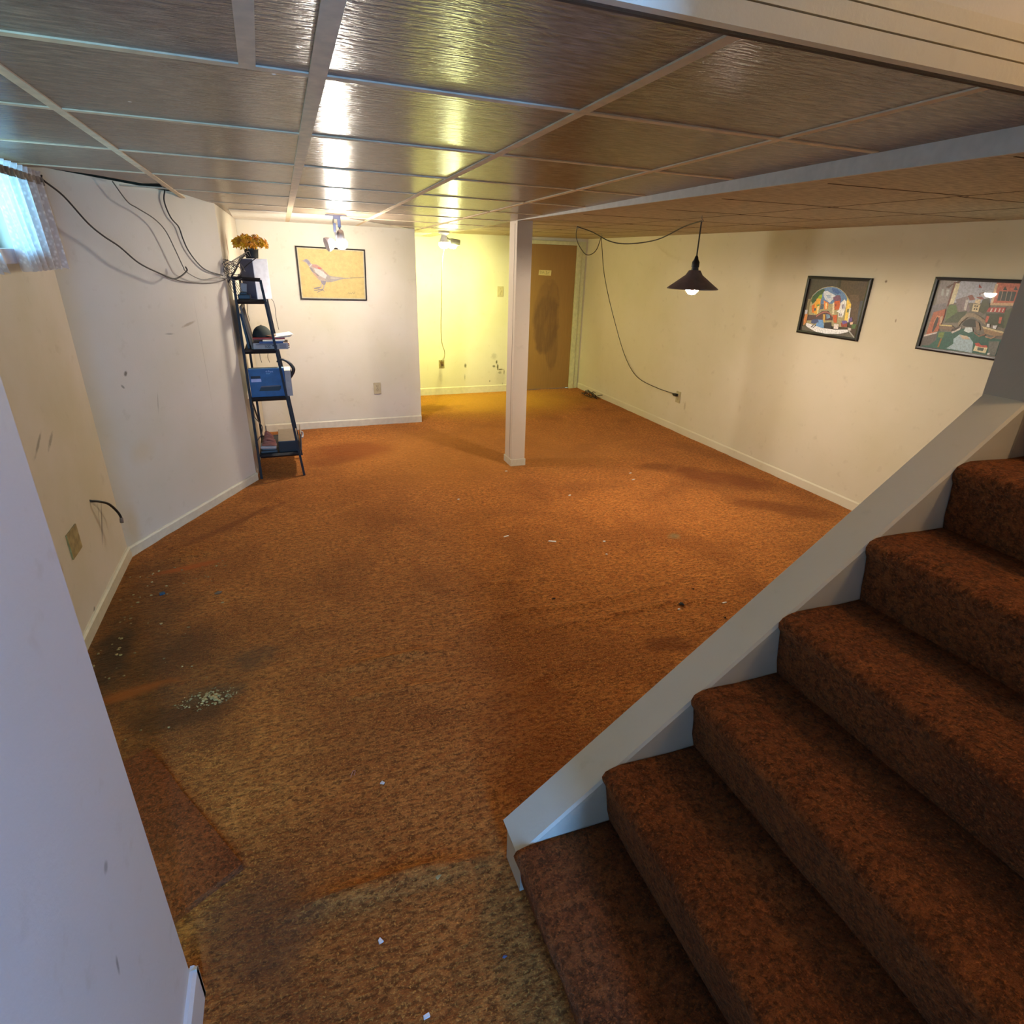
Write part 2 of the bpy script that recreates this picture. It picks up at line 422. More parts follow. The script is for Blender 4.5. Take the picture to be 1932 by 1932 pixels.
wpanel('wall_back', (-.45, YB+.02), (1.237, YB), -.03, cz(-.4, YB)+.02, cz(1.237, YB)+.02, .12, (0, 1, 0), m_wall, 'cream wall with the bird picture')
wpanel('wall_recess', (1.237, YB), (1.237, YF), -.03, cz(1.237, YB)+.02, cz(1.237, YF)+.02, .12, (-1, 0, 0), m_wall)
b = MB(); b.box((1.15, YF, -.03), (2.70, YF+.12, 1.99)); b.box((3.56, YF, -.03), (3.84, YF+.12, 1.99)); b.box((2.70, YF, 1.80), (3.56, YF+.12, 1.99))
struct(b.build('wall_far', m_wall_far, weld=False), 'yellow lit recess wall with mould marks')
right_marks = [mkx(on_x(1672, 531, XR), .012, .012, 0, (96, 60, 30), .8), mkx(on_x(1690, 605, XR), .008, .014, 0, (110, 70, 40), .6),
               mkx(on_x(1240, 800, XR), .2, .015, .0, (150, 140, 80), .3), mkx(on_x(1292, 765, XR), .02, .05, 0, (150, 130, 96), .4)]
m_wall_right = wall_mat('right_wall_plaster', (214, 202, 178), right_marks, .04)
struct(MB().box((XR, .9, -.03), (XR+.12, YF+.12, RZ+.03)).build('wall_right', m_wall_right), 'long cream wall with two canal pictures')
# stairwell and entry shell
struct(MB().box((-.47, -1.52, -.03), (-.37, .988, TOP)).build('wall_near', m_wall_near), 'bluish entry wall end at left foreground')
b = MB(); b.box((-.47, -1.64, -.03), (.14, -1.52, TOP)); b.box((.30, -1.64, -.03), (.42, -1.52, TOP)); b.box((.14, -1.64, -.03), (.30, -1.52, .45)); b.box((.14, -1.64, 2.45), (.30, -1.52, TOP))
struct(b.build('wall_entry', m_wall, weld=False))
struct(MB().box((.42, -1.64, -.03), (.54, -.12, TOP)).box((.42, -.24, -.03), (3.3, -.12, TOP)).build('wall_stairside', m_wall, weld=False))
struct(MB().box((3.3, -.24, -.03), (3.42, 1.1, TOP)).build('wall_stairtop', m_wall))
struct(MB().box((-.5, -1.7, TOP), (3.45, 1.1, TOP+.05)).build('ceiling_stairwell', m_wall))
b = MB(); hz = lambda x, k: cz(x, YH)-.008+k
b.poly([(-.37, YH, hz(-.37, .085)), (3.3, YH, hz(3.3, .085)), (3.3, YH, TOP), (-.37, YH, TOP)], .05, (0, 1, 0))
struct(b.build('wall_header', m_wall), 'plaster above the stair opening')
b = MB(); b.poly([(-.37, YH+.004, hz(-.37, .0)), (3.3, YH+.004, hz(3.3, .0)), (3.3, YH+.004, hz(3.3, .09)), (-.37, YH+.004, hz(-.37, .09))], .02, (0, 1, 0)); struct(b.build('trim_7', m_seam))
for i, (k0, k1, out) in enumerate(((0, .031, .014), (.0355, .0605, .010), (.065, .088, .006))):
    b = MB(); b.poly([(-.37, YH-out, hz(-.37, k0)), (3.3, YH-out, hz(3.3, k0)), (3.3, YH-out, hz(3.3, k1)), (-.37, YH-out, hz(-.37, k1))], .03, (0, 1, 0))
    struct(b.build('trim_%d' % (i+1), m_board), 'painted board edging the stair opening')
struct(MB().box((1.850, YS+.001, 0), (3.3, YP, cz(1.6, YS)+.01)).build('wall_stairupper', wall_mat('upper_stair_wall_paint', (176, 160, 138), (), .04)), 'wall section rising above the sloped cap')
# pony wall below the cap
slope, z1 = .794, .611             # cap height at X = 1
capz = lambda x: z1+slope*(x-1)
b = MB(); b.poly([(.428, YS+.001, -.02), (1.86, YS+.001, -.02), (1.86, YS+.001, capz(1.86)-.02), (.428, YS+.001, capz(.428)-.02)], YP-YS-.012, (0, 1, 0))
struct(b.build('wall_pony', m_trim_white), 'low sloped wall beside the stairs')
x0, x1 = .417, 1.856
b = MB()
prof = [(YS+.006, -.026), (YS, -.018), (YS, -.006), (YS+.006, 0), (YP-.004, 0), (YP, -.004), (YP, -.026)]
rings = []
for k in range(13):
    x = x0+(x1-x0)*k/12
    rings.append([b.bm.verts.new((x+(-dz*.6), y, capz(x)+dz)) for y, dz in prof])
for A, B in zip(rings, rings[1:]):
    for j in range(len(prof)): b.bm.faces.new((A[j], A[(j+1) % len(prof)], B[(j+1) % len(prof)], B[j]))
b.bm.faces.new(rings[0]); b.bm.faces.new(rings[-1])
struct(b.build('trim_4', m_trim_white), 'worn white sloped cap of the stair wall')

# ------------------------------------------------------------------ ceiling
P = lambda x, y, d=0: (x, y, cz(x, y)+d)
notch = [on_c(*p) for p in ((318, 358), (311, 357), (300, 346), (268, 346), (180, 330), (82, 316))]
outline = [P(-.47, YH), P(XC+.02, YH), P(XC+.02, YF+.02), P(1.2, YF+.02), P(1.2, YB+.03), P(-.42, YB+.03), P(-.42, 4.62), P(DB.x-.01, DB.y+.01)]
outline += [P(q.x, q.y) for q in notch]
outline += [P(-1.02, 3.45), P(-1.02, .5), P(-.47, .5)]
up = Vector((0, 0, 1))
struct(MB().poly(outline, .012, up).build('ceiling', m_tile), 'brown glossy textured ceiling tiles in a grid')
b = MB(); b.box((-1.25, .96, 2.12), (XC+.1, YF+.2, 2.16)); b.box((-1.14, .976, 1.90), (-1.10, YF, 2.12)); b.box((-1.14, .958, 1.957), (XC+.1, .975, 2.12)); b.box((-1.25, 2.2, 1.94), (-.35, 6.3, 2.0))
b.box((-1.16, 3.50, -.03), (-1.12, YF+.14, 2.12)); b.box((-1.16, YF+.12, -.03), (1.3, YF+.16, 2.12)); b.box((1.1, YB+.1, -.03), (1.13, YF+.13, 2.12)); b.box((XC, YF+.1, RZ), (XR+.15, YF+.14, 2.12))  # unseen outer boxes added to seal the shell against sky light
struct(b.build('ceiling_deck_seal', m_dark, weld=False), 'dark deck above the ceiling gap, with unseen boxes added to block light')
def tee(b, p, q, wd, t=.0035):
    p, q = Vector(p), Vector(q); d = (q-p).normalized(); n = Vector((d.y, -d.x, 0))*wd/2
    L = [P((p+n).x, (p+n).y, -t), P((q+n).x, (q+n).y, -t), P((q-n).x, (q-n).y, -t), P((p-n).x, (p-n).y, -t)]
    b.poly(L, t+.004, up)
b = MB()
TX = [(-.484, .0255), (.117, .034), (.705, .026), (1.290, .024)]
def yend(x): return YB if x < 1.2 else YF
for x, wd in TX:
    y1 = 4.37 if x < -.4 else yend(x)-.01
    tee(b, (x, YH+.02, 0), (x, y1, 0), wd)
for j in range(0, 9):
    y = 1.467+.61*j
    xl = -.975
    if y > 3.5: xl = DA.x+(y-3.5)/(DB.y-3.5)*(DB.x-DA.x)+.02
    if y > 4.62: xl = -.31
    xs = [xl]+[t[0] for t in TX if t[0] > xl]+[XC-.005]
    if y > 6: xs = [t for t in xs if t > 1.25]; xs = [1.25]+xs
    if y > YF: continue
    for a, c in zip(xs, xs[1:]): tee(b, (a+.012, y, 0), (c-.012, y, 0), .024 if j < 2 else .020, .003)
tee(b, (-.004, 1.12, 0), (-.012, 1.455, 0), .03)
tee(b, (-.36, YH+.016, 0), (XC, YH+.016, 0), .03, .003)
struct(b.build('ceiling_grid', m_tee), 'beige metal strips between the ceiling tiles')
# lamp light on the ceiling, painted as pale sheets by the walls
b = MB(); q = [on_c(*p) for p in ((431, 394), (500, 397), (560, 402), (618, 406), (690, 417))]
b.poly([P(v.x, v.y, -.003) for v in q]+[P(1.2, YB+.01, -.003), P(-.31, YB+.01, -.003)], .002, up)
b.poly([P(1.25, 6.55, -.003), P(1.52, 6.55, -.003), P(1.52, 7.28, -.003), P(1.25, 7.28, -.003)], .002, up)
struct(b.build('ceiling_lamplight', m_ceil_lamplit), 'lamp-lit patch painted white on the ceiling by the back wall')
# lower right ceiling
struct(MB().box((XC+.01, YH, RZ), (XR+.02, YF+.02, RZ+.02)).build('ceiling_lower', m_tile_right), 'lower brown tiled ceiling on the right')
b = MB()
for k in range(9):
    y = 1.13+.61*k
    if k > 9: break
    b.box((1.95 if k in (3,) else 1.72+.05*(k % 3), y, RZ-.0012), (2.44+.02*(k % 3), y+.006, RZ+.001))
    b.box((2.44, y+.03, RZ-.0012), (3.05 if k % 2 else 3.62, y+.034, RZ+.001))
for x in (2.44, 3.05): b.box((x, 1.1, RZ-.001), (x+.004, 6.9, RZ+.001))
struct(b.build('ceiling_seams', m_seam, weld=False), 'thin dark seams of the lower ceiling')
# step between the ceilings
b = MB(); b.poly([(XC, YH, RZ-.003), (XC, YF, RZ-.003), (XC, YF, cz(XC, YF)+.02), (XC, YH, cz(XC, YH)+.02)], .012, (1, 0, 0))
struct(b.build('trim_5', plain('ceiling_step_paint', (196, 188, 176), .55)), 'white painted step between the two ceilings')
# post
col = MB(); cx0, cx1, cy0, cy1 = 1.655, 1.775, 4.40, 4.56
col.box((cx0, cy0, 0), (cx1, cy1, RZ), .003)
o = col.build('support_post', wall_mat('post_paint', (206, 190, 172), (), .03)); tag(o, 'square white boxed post standing in the middle of the carpet', 'post')
b = MB()
b.box((cx0-.007, cy0-.007, -.01), (cx1+.007, cy1+.007, .055), .002)
b.build('post_base', m_trim, o)
b = MB(); b.box((cx0-.0012, cy0+.045, .06), (cx0+.0005, cy0+.048, RZ-.02)); b.build('seam', plain('post_seam', (120, 106, 92), .8), o)

# ------------------------------------------------------------------ baseboards
def base(name, a, c, nrm, h=.062, t=.012, mat=m_trim, label=None):
    a, c, n = Vector((*a, 0)), Vector((*c, 0)), Vector((*nrm, 0)).normalized()
    b = MB(); rings = []
    for p in (a, c):
        rings.append([b.bm.verts.new(p+n*d+Vector((0, 0, z))) for d, z in ((0, -.02), (t, -.02), (t, h-.008), (t*.5, h), (0, h+.001))])
    for j in range(5): b.bm.faces.new((rings[0][j], rings[0][(j+1) % 5], rings[1][(j+1) % 5], rings[1][j]))
    b.bm.faces.new(rings[0]); b.bm.faces.new(rings[1][::-1])
    return struct(b.build(name, mat), label)
base('baseboard_left', (XW, .5), (XW, 3.5), (1, 0), .062, .014, label='white baseboard under the window wall')
base('baseboard_angled', (DA.x, DA.y), (DB.x, DB.y), (DN.x, DN.y), .058, .013, label='white baseboard of the angled wall')
base('baseboard_back', (-.29, YB+.004), (1.237, YB), (0, -1), .07, label='white baseboard below the bird picture')
base('baseboard_far', (1.24, YF), (2.66, YF), (0, -1), .09, label='yellow lit baseboard in the recess')
base('baseboard_right', (XR, .95), (XR, YF), (-1, 0), .07, .01, m_wall_right, label='painted baseboard of the long right wall')
base('baseboard_near', (-.37, -1.5), (-.37, 1.0), (1, 0), .11, .014, m_wall_near, label='baseboard at the foreground wall end')
base('baseboard_nearend', (-.47, .988), (-.356, .988), (0, 1), .11, .014, m_trim)

# ------------------------------------------------------------------ windows
def glass_mat():
    m = bpy.data.materials.new('window_glass'); m.use_nodes = True; t = m.node_tree; t.nodes.clear()
    o = t.nodes.new('ShaderNodeOutputMaterial'); mx = t.nodes.new('ShaderNodeMixShader'); tr = t.nodes.new('ShaderNodeBsdfTransparent'); g = t.nodes.new('ShaderNodeBsdfGlossy')
    g.inputs['Roughness'].default_value = .02; mx.inputs[0].default_value = .06
    t.links.new(tr.outputs[0], mx.inputs[1]); t.links.new(g.outputs[0], mx.inputs[2]); t.links.new(mx.outputs[0], o.inputs[0]); return m
m_glass = glass_mat()
b = MB()
for (y0, y1, z0, z1) in ((WY0, WY1, WZ0, WZ0+.012), (WY0, WY1, WZ1-.012, WZ1), (WY0, WY0+.03, WZ0, WZ1), (WY1-.03, WY1, WZ0, WZ1), (2.72, 2.745, WZ0, WZ1)):
    b.box((XW-.125, y0, z0), (XW-.09, y1, z1))
o = struct(b.build('window_1', plain('window_frame_paint', (214, 216, 220), .5), weld=False), 'small basement window with pale blue daylight')
MB().box((XW-.112, WY0+.01, WZ0+.005), (XW-.106, WY1-.01, WZ1-.005)).build('pane', m_glass, o)
MB().box((XW-.13, WY0-.04, WZ0-.052), (XW+.028, WY1+.03, WZ0+.002), .003).build('window_sill', plain('sill_paint', (196, 186, 196), .5), o)
b = MB()
for (x0_, x1_, z0, z1_) in ((.14, .15, .45, 2.45), (.29, .30, .45, 2.45), (.15, .29, .45, .5), (.15, .29, 2.4, 2.45), (.15, .29, 1.40, 1.43)): b.box((x0_, -1.60, z0), (x1_, -1.56, z1_))
o = struct(b.build('window_2', plain('entry_window_paint', (214, 216, 220), .5), weld=False))
MB().box((.145, -1.582, .46), (.295, -1.578, 2.44)).build('pane', m_glass, o)

# ------------------------------------------------------------------ lace curtains
def lace():
    t = NT('lace_fabric'); v = t.n('ShaderNodeTexVoronoi'); v.inputs['Scale'].default_value = 55; t.l(t.P(), v.inputs['Vector'])
    f = t.ramp(v.outputs['Distance'], .12, .5)
    nt = t.t
    tr = t.n('ShaderNodeBsdfTransparent'); tl = t.n('ShaderNodeBsdfTranslucent'); tl.inputs[0].default_value = (.85, .88, .95, 1)
    df = t.n('ShaderNodeBsdfDiffuse'); t.l(t.mix(f, (.86, .86, .9, 1), (.55, .5, .56, 1)), df.inputs[0])
    a = t.n('ShaderNodeMixShader'); a.inputs[0].default_value = .45; t.l(df.outputs[0], a.inputs[1]); t.l(tl.outputs[0], a.inputs[2])
    c = t.n('ShaderNodeMixShader'); t.l(t.ramp(f, 0, 1, .06, .28), c.inputs[0]); t.l(a.outputs[0], c.inputs[1]); t.l(tr.outputs[0], c.inputs[2])
    t.l(c.outputs[0], nt.nodes['Material Output'].inputs[0]); return t.m
m_lace = lace()
def curtain_sheet(ya0, ya1, yb0, yb1, zt, zb, waves, xb, amp0, amp1, seed=0, hem=.0):
    nx, nz = 150, 26; V = []
    for j in range(nz+1):
        v = j/nz
        for i in range(nx+1):
            u = i/nx; y = (ya0+(ya1-ya0)*u)*(1-v)+(yb0+(yb1-yb0)*u)*v
            am = amp0*(1-v)+amp1*v
            x = xb+am*(math.sin(u*waves*2*PI+seed+1.2*math.sin(u*5+seed))+.4*math.sin(u*waves*5.1+seed+v))
            z = zt+(zb-zt)*v+(hem*math.sin(u*waves*4*PI) if j == nz else 0)
            V.append((x, y, z))
    F = [(j*(nx+1)+i, j*(nx+1)+i+1, (j+1)*(nx+1)+i+1, (j+1)*(nx+1)+i) for j in range(nz) for i in range(nx)]
    me = bpy.data.meshes.new('lace'); me.from_pydata(V, [], F); me.polygons.foreach_set('use_smooth', [True]*len(F)); return me
m_pocket = plain('rod_pocket_fabric', (150, 138, 128), .8, var=.3)
for nm, (a0, a1, b0, b1), sd, lab in (('lace_curtain', (2.86, 3.45, 2.965, 3.475), .4, 'right hand white lace curtain panel over the basement window'),
                                     ('lace_curtain', (2.28, 2.60, 2.20, 2.76), 2.1, 'lace curtain panel cut off by the left picture edge')):
    o = empty(nm, (-.925, (a0+a1)/2, 1.51)); tag(o, lab, 'curtain', 'lace curtains of the basement window')
    link('drape', curtain_sheet(a0, a1, b0, b1, 1.855, 1.512, 7, -.925, .010, .020, sd, .004), m_lace, o)
    link('header_ruffle', curtain_sheet(a0, a1, a0-.005, a1+.005, 1.898, 1.872, 11, -.925, .012, .006, sd), m_lace, o)
    link('rod_pocket', curtain_sheet(a0, a1, a0, a1+.003, 1.876, 1.846, 13, -.918, .004, .005, sd), m_pocket, o)
o = MB().tube([(-.955, 2.2, 1.862), (-.932, 2.22, 1.862), (-.932, 3.455, 1.862), (-.955, 3.47, 1.862), (XW, 3.47, 1.862)], .005, smooth=False).build('curtain_rod', m_steel)
tag(o, 'thin curtain rod threaded through the lace above the basement window', 'rod')

# ------------------------------------------------------------------ far door
t = NT('hollow_door_wood'); c0, c1 = srgb(158, 118, 62), srgb(142, 104, 52)
basec = t.mix(t.noise(10, 3, stretch=(6, 1, .5)), c0, c1)
sm = None
for (px, py, rx, rz, am, rot) in ((1030, 612, .19, .40, .85, .06), (1022, 580, .12, .34, .5, .2), (1040, 655, .10, .33, .6, -.02), (1044, 560, .09, .20, .5, -.1), (1017, 640, .05, .22, .55, -.1)):
    q = on_y(px, py, YF); bl = t.blob((q.x, q.y, q.z), rx, .2, rz, (0, rot, 0), .8, .3, 7)
    bl = t.math('MULTIPLY', bl, t.ramp(t.noise(9, 5, stretch=(7, 1, .8)), .3, .6, .55, 1))
    basec = t.mix(t.math('MULTIPLY', bl, am), basec, srgb(112, 80, 46))
m_doorwood = t.set(Base_Color=basec, Roughness=.5, Normal=t.bump(t.noise(60, 3, stretch=(5, 1, .4)), .1, .003))
o = struct(MB().box((2.725, YF-.004, .008), (3.545, YF+.032, 1.786), .002).build('door_1', m_doorwood), 'tan hollow door with a large dark smear')
b = MB(); b.box((2.665, YF-.022, 0), (2.725, YF+.02, 1.815), .003); b.box((3.548, YF-.022, 0), (3.612, YF+.02, 1.815), .003); b.box((2.665, YF-.024, 1.787), (3.612, YF+.02, 1.83), .003); b.box((3.616, YF-.012, 0), (3.672, YF+.02, 1.83), .003)
struct(b.build('trim_6', plain('door_casing_paint', (210, 206, 160), .45), weld=False), 'painted casing round the tan door')
struct(MB().box((2.6, YF+.13, -.03), (3.7, YF+.16, 1.9)).build('wall_lightblock', m_dark))  # unseen dark backing added to stop light leaking round the door
# paper note on the door
def face_pts(fn, L): return [fn(*p) for p in L]
n0 = on_y(1017, 509, YF-.006)
b = MB(); b.poly([on_y(*p, YF-.006) for p in ((1017.5, 509), (1040.5, 510.3), (1039.5, 520.3), (1016, 518.8))], .0008, (0, 1, 0))
note = b.build('paper_note', plain('aged_note_paper', (226, 206, 140), .7)); tag(note, 'small handwritten paper note taped high on the tan door', 'note')
b = MB()
def zl(pts): return [on_y(1000+x/32.2, 500+y/32.2, YF-.0072) for x, y in pts]
for st in ([(610, 350), (620, 500)], [(610, 350), (660, 345)], [(615, 420), (660, 415)], [(700, 380), (700, 480), (730, 400), (760, 480)], [(790, 480), (820, 380), (850, 480)], [(805, 440), (840, 440)],
           [(970, 380), (1010, 385)], [(985, 385), (985, 500)], [(970, 500), (1020, 500)], [(1060, 500), (1150, 480), (1110, 440), (1080, 480)], [(1150, 440), (1220, 420)], [(600, 530), (800, 530)], [(870, 530), (960, 560), (1040, 570)]):
    b.tube(zl(st), .0016, 5, False)
b.build('handwriting', plain('faded_ink', (110, 98, 44), .7), note)

# ------------------------------------------------------------------ outlets and switch
def plate(name, c, ux, nrm, wd, h, mat, label, cat, kind, group=None):
    ux, n, c = Vector(ux), Vector(nrm), Vector(c); uz = Vector((0, 0, 1))
    R = Matrix((ux, uz, n)).transposed()
    def bb(a, d, bev=0):
        b = MB(); b.box(a, d, bev); 
        for v in b.bm.verts: v.co = c+R @ v.co
        return b
    o = bb((-wd/2, -h/2, 0), (wd/2, h/2, .006), .002).build(name, mat); tag(o, label, cat, group)
    if kind == 'outlet':
        for s in (1, -1):
            r = bb((-.017, s*.0195-.014, .004), (.017, s*.0195+.014, .008), .003).build('receptacle', mat, o)
            k = MB()
            for x in (-.007, .007):
                k.box((x-.0016, s*.0195-.001, .0075), (x+.0016, s*.0195+.008, .0085))
            k.box((-.003, s*.0195-.010, .0075), (.003, s*.0195-.005, .0085))
            for v in k.bm.verts: v.co = c+R @ v.co
            k.build('slots', m_plate_dark, r, weld=False)
        k = MB(); k.lathe([(.003, 0), (.003, .0075), (0, .0078)], (0, 0, 0), 10)
        for v in k.bm.verts: v.co = c+R @ v.co
        k.build('screw', m_plate_dark, o)
    if kind == 'switch':
        bb((-.005, -.011, .004), (.005, .011, .014), .001).build('toggle', mat, o)
        for s in (1, -1):
            k = MB(); k.lathe([(.003, 0), (.003, .0075), (0, .0078)], (0, s*.03, 0), 10)
            for v in k.bm.verts: v.co = c+R @ v.co
            k.build('screw', m_plate_dark, o)
    return o
plate('wall_outlet', (.797, YB, .375), (1, 0, 0), (0, -1, 0), .072, .112, m_plate, 'almond duplex outlet low on the wall beneath the bird picture', 'outlet', 'outlet')
plate('wall_outlet', (1.776, YF, .382), (1, 0, 0), (0, -1, 0), .072, .10, m_plate_dirty, 'brown grimy outlet at the foot of the recess wall, cord plugged in', 'outlet', 'outlet')
plate('light_switch', (2.538, YF, 1.237), (1, 0, 0), (0, -1, 0), .076, .122, m_plate, 'light switch plate on the yellow lit recess wall', 'switch', 'switch')
plate('wall_outlet', (XR, 5.01, .352), (0, -1, 0), (-1, 0, 0), .075, .115, m_plate, 'almond outlet on the long right wall holding a black plug', 'outlet', 'outlet')
plate('blank_wall_plate', (XW, 2.811, .42), (0, 1, 0), (1, 0, 0), .132, .115, m_plate_dirty, 'yellowed double gang plate low on the window wall', 'wall plate', 'blank')

# ------------------------------------------------------------------ stairs
stairs = empty('staircase', (1.3, .43, 0)); tag(stairs, 'flight of steps wrapped in rust carpet toned down for dim light climbing to the right', 'stairs')
ZT = [0, .180, .375, .565, .757, .945, 1.135, 1.33, 1.52, 1.71]
XRS = [.42+.2455*k for k in range(10)]
for k in range(9):
    xa, xb, za, zb = XRS[k], XRS[k+1], ZT[k], ZT[k+1]
    prof = [(xa+.03, za-.03), (xa+.022, za), (xa+.012, za+.04), (xa+.006, za+.09), (xa-.002, zb-.055), (xa-.013, zb-.038), (xa-.017, zb-.022), (xa-.008, zb-.007), (xa+.012, zb), (xa+.04, zb+.002), (xa+.12, zb-.001), (xa+.19, zb-.004), (xb+.04, zb-.004), (xb+.04, za-.03)]
    ys = [-.12+(YS-.002+.12)*i/56 for i in range(57)]
    V = []; n = len(prof)
    for y in ys:
        for i, (x, z) in enumerate(prof):
            q = noise.noise(Vector((x*7, y*6, z*7+k)))*.006+noise.noise(Vector((x*30, y*30, z*30)))*.0025
            m_ = 1 if 0 < i < n-2 else 0
            V.append((x-q*m_, y, z+q*m_))
    F = [(j*n+i, j*n+(i+1) % n, (j+1)*n+(i+1) % n, (j+1)*n+i) for j in range(len(ys)-1) for i in range(n)]
    F += [tuple(range(n))[::-1], tuple((len(ys)-1)*n+i for i in range(n))]
    me = bpy.data.meshes.new('carpeted_step'); me.from_pydata(V, [], F)
    for p in me.polygons: p.use_smooth = len(p.vertices) == 4
    link('carpeted_step', me, m_carpet_stair, stairs)

# ------------------------------------------------------------------ loose carpet piece
A_, B_ = Vector((-.614, 1.863, 0)), Vector((-.29, 1.298, 0)); dd = Vector((-.84, -.54, 0)).normalized()*.36
b = MB(); N = 14; g = []
for i in range(N+1):
    row = []
    for j in range(9):
        p = A_.lerp(B_, i/N)+dd*(j/8); ed = min(i, N-i, j*1.0+.01, 8-j)
        row.append(b.bm.verts.new((p.x+.006*noise.noise(p*9), p.y+.006*noise.noise(p*9+Vector((5, 0, 0))), .030+.005*noise.noise(p*7)-(.008 if ed < .5 else 0))))
    g.append(row)
for i in range(N):
    for j in range(8): b.bm.faces.new((g[i][j], g[i+1][j], g[i+1][j+1], g[i][j+1]))
r = bmesh.ops.extrude_face_region(b.bm, geom=list(b.bm.faces))
for v in [q for q in r['geom'] if isinstance(q, bmesh.types.BMVert)]: v.co.z -= .03
o = b.build('carpet_remnant', m_carpet_dark, shade=True); tag(o, 'loose rectangular piece of darker carpet by the foreground wall', 'carpet piece')

# ------------------------------------------------------------------ pictures
def picture(name, fn, nrm, corners, fw, polys, mat, label, bgc, matte=None, fcol=(22, 18, 20), depth=.018):
    """corners: outer TL TR BR BL on the wall plane; polys: flat paint shapes in the same survey coordinates"""
    n = Vector(nrm); C = [Vector(c) for c in corners]; ctr = sum(C, Vector())/4
    root = empty(name, C[3].lerp(C[2], .5)); tag(root, label, 'picture')
    du, dv = (C[1]-C[0]).normalized(), (C[3]-C[0]).normalized()
    def inset(k): return [C[0]+(du+dv)*k, C[1]+(-du+dv)*k, C[2]+(-du-dv)*k, C[3]+(du-dv)*k]
    b = MB(); O, I = C, inset(fw)
    rings = [[b.bm.verts.new(p+n*d) for p in L] for L, d in ((O, .001), (O, depth), (inset(fw*.5), depth+.002), (I, depth), (I, .004))]
    for A, B in zip(rings, rings[1:]):
        for j in range(4): b.bm.faces.new((A[j], A[(j+1) % 4], B[(j+1) % 4], B[j]))
    b.build('frame', plain(name+'_frame_paint', fcol, .35), root)
    b = MB(); b.poly([p+n*.004 for p in C], .003, n); b.build('backing', m_blackp, root)
    bm = bmesh.new(); lay = bm.loops.layers.float_color.new('paint')
    def add(pts, col, lvl):
        try:
            f = bm.faces.new([bm.verts.new(p+n*(.008+.00025*lvl)) for p in pts])
        except ValueError: return
        f.normal_update()
        if f.normal.dot(n) < 0: f.normal_flip()
        c = srgb(*col)
        for l in f.loops: l[lay] = c
    lv = 0
    if matte: add(inset(fw*.9), matte, 0); lv = 1; add(inset(fw+.008), bgc, lv)
    else: add(inset(fw*.9), bgc, 0)
    lim = inset(fw+(.008 if matte else .0))
    iu = (lim[1]-lim[0]).length; iv = (lim[3]-lim[0]).length
    for i, (col, pts) in enumerate(polys):
        out = []
        for p in pts:
            q = fn(*p)-lim[0]
            out.append(lim[0]+du*max(0, min(iu, q.dot(du)))+dv*max(0, min(iv, q.dot(dv))))
        add(out, col, lv+1+i*.25)
    me = bpy.data.meshes.new('print'); bm.to_mesh(me); bm.free()
    link('print', me, mat, root)
    return root
def arc(cx, cy, rx, ry, a0, a1, n=14): return [(cx+rx*math.cos(math.radians(a0+(a1-a0)*i/n)), cy-ry*math.sin(math.radians(a0+(a1-a0)*i/n))) for i in range(n+1)]
def band(L, t): return L+[(x, y+t) for x, y in L[::-1]]
def rect(x0, y0, x1, y1, sk=0): return [(x0, y0), (x1, y0), (x1-sk, y1), (x0-sk, y1)]

# bird
fb = lambda x, y: on_y(550+x/9.66, 400+y/9.66, YB-.01)
BR = [((176, 160, 160), [(180, 885), (215, 880), (240, 855), (280, 855), (320, 885), (345, 930), (375, 950), (330, 985), (300, 975), (270, 930), (235, 905), (200, 895)]),
 ((150, 140, 150), [(235, 870), (275, 862), (315, 900), (330, 940), (300, 950), (265, 905)]),
 ((214, 202, 190), [(375, 945), (335, 1000), (310, 1000), (350, 945)]),
 ((190, 168, 152), [(375, 945), (450, 950), (510, 985), (570, 1040), (640, 1110), (700, 1160), (690, 1230), (600, 1280), (540, 1265), (470, 1215), (400, 1140), (345, 1060), (315, 1005), (340, 985)]),
 ((198, 146, 130), [(375, 950), (450, 955), (510, 990), (560, 1035), (500, 1035), (420, 1010), (370, 990)]),
 ((206, 108, 92), [(470, 1000), (520, 1005), (545, 1035), (480, 1030)]),
 ((212, 208, 200), [(400, 1020), (500, 1040), (580, 1090), (640, 1150), (640, 1210), (590, 1200), (500, 1150), (430, 1090)]),
 ((188, 150, 128), [(560, 1040), (640, 1110), (660, 1150), (590, 1105)]),
 ((146, 138, 136), [(320, 1005), (360, 1010), (410, 1090), (490, 1150), (480, 1170), (400, 1110), (350, 1060)]),
 ((200, 158, 130), [(370, 1080), (430, 1120), (480, 1180), (460, 1200), (400, 1140)]),
 ((172, 160, 150), [(640, 1130), (720, 1160), (860, 1170), (960, 1185), (1060, 1180), (1060, 1192), (940, 1200), (820, 1235), (720, 1265), (640, 1270), (600, 1230)]),
 ((196, 182, 160), [(700, 1170), (800, 1180), (900, 1190), (800, 1205), (700, 1210)]),
 ((120, 110, 104), [(1060, 1180), (1310, 1164), (1310, 1172), (1060, 1190)]),
 ((148, 138, 146), [(520, 1240), (620, 1250), (600, 1320), (575, 1330), (540, 1300), (525, 1270)]),
 ((196, 180, 160), [(520, 1300), (545, 1305), (525, 1370), (500, 1375)]), ((190, 172, 156), [(575, 1320), (595, 1320), (570, 1400), (545, 1400)])]
for L in ([(530, 1360), (390, 1385)], [(500, 1375), (400, 1395)], [(560, 1400), (395, 1425)], [(550, 1410), (450, 1460)], [(540, 1400), (585, 1440)], [(490, 1385), (470, 1420)]):
    (xa, ya), (xb, yb) = L; BR.append(((142, 130, 132), [(xa, ya-9), (xb, yb-5), (xb, yb+5), (xa, ya+9)]))
sig = [(1010, 1475), (1030, 1445), (1045, 1475), (1060, 1455), (1080, 1475), (1100, 1440), (1115, 1475), (1140, 1445), (1142, 1475)]
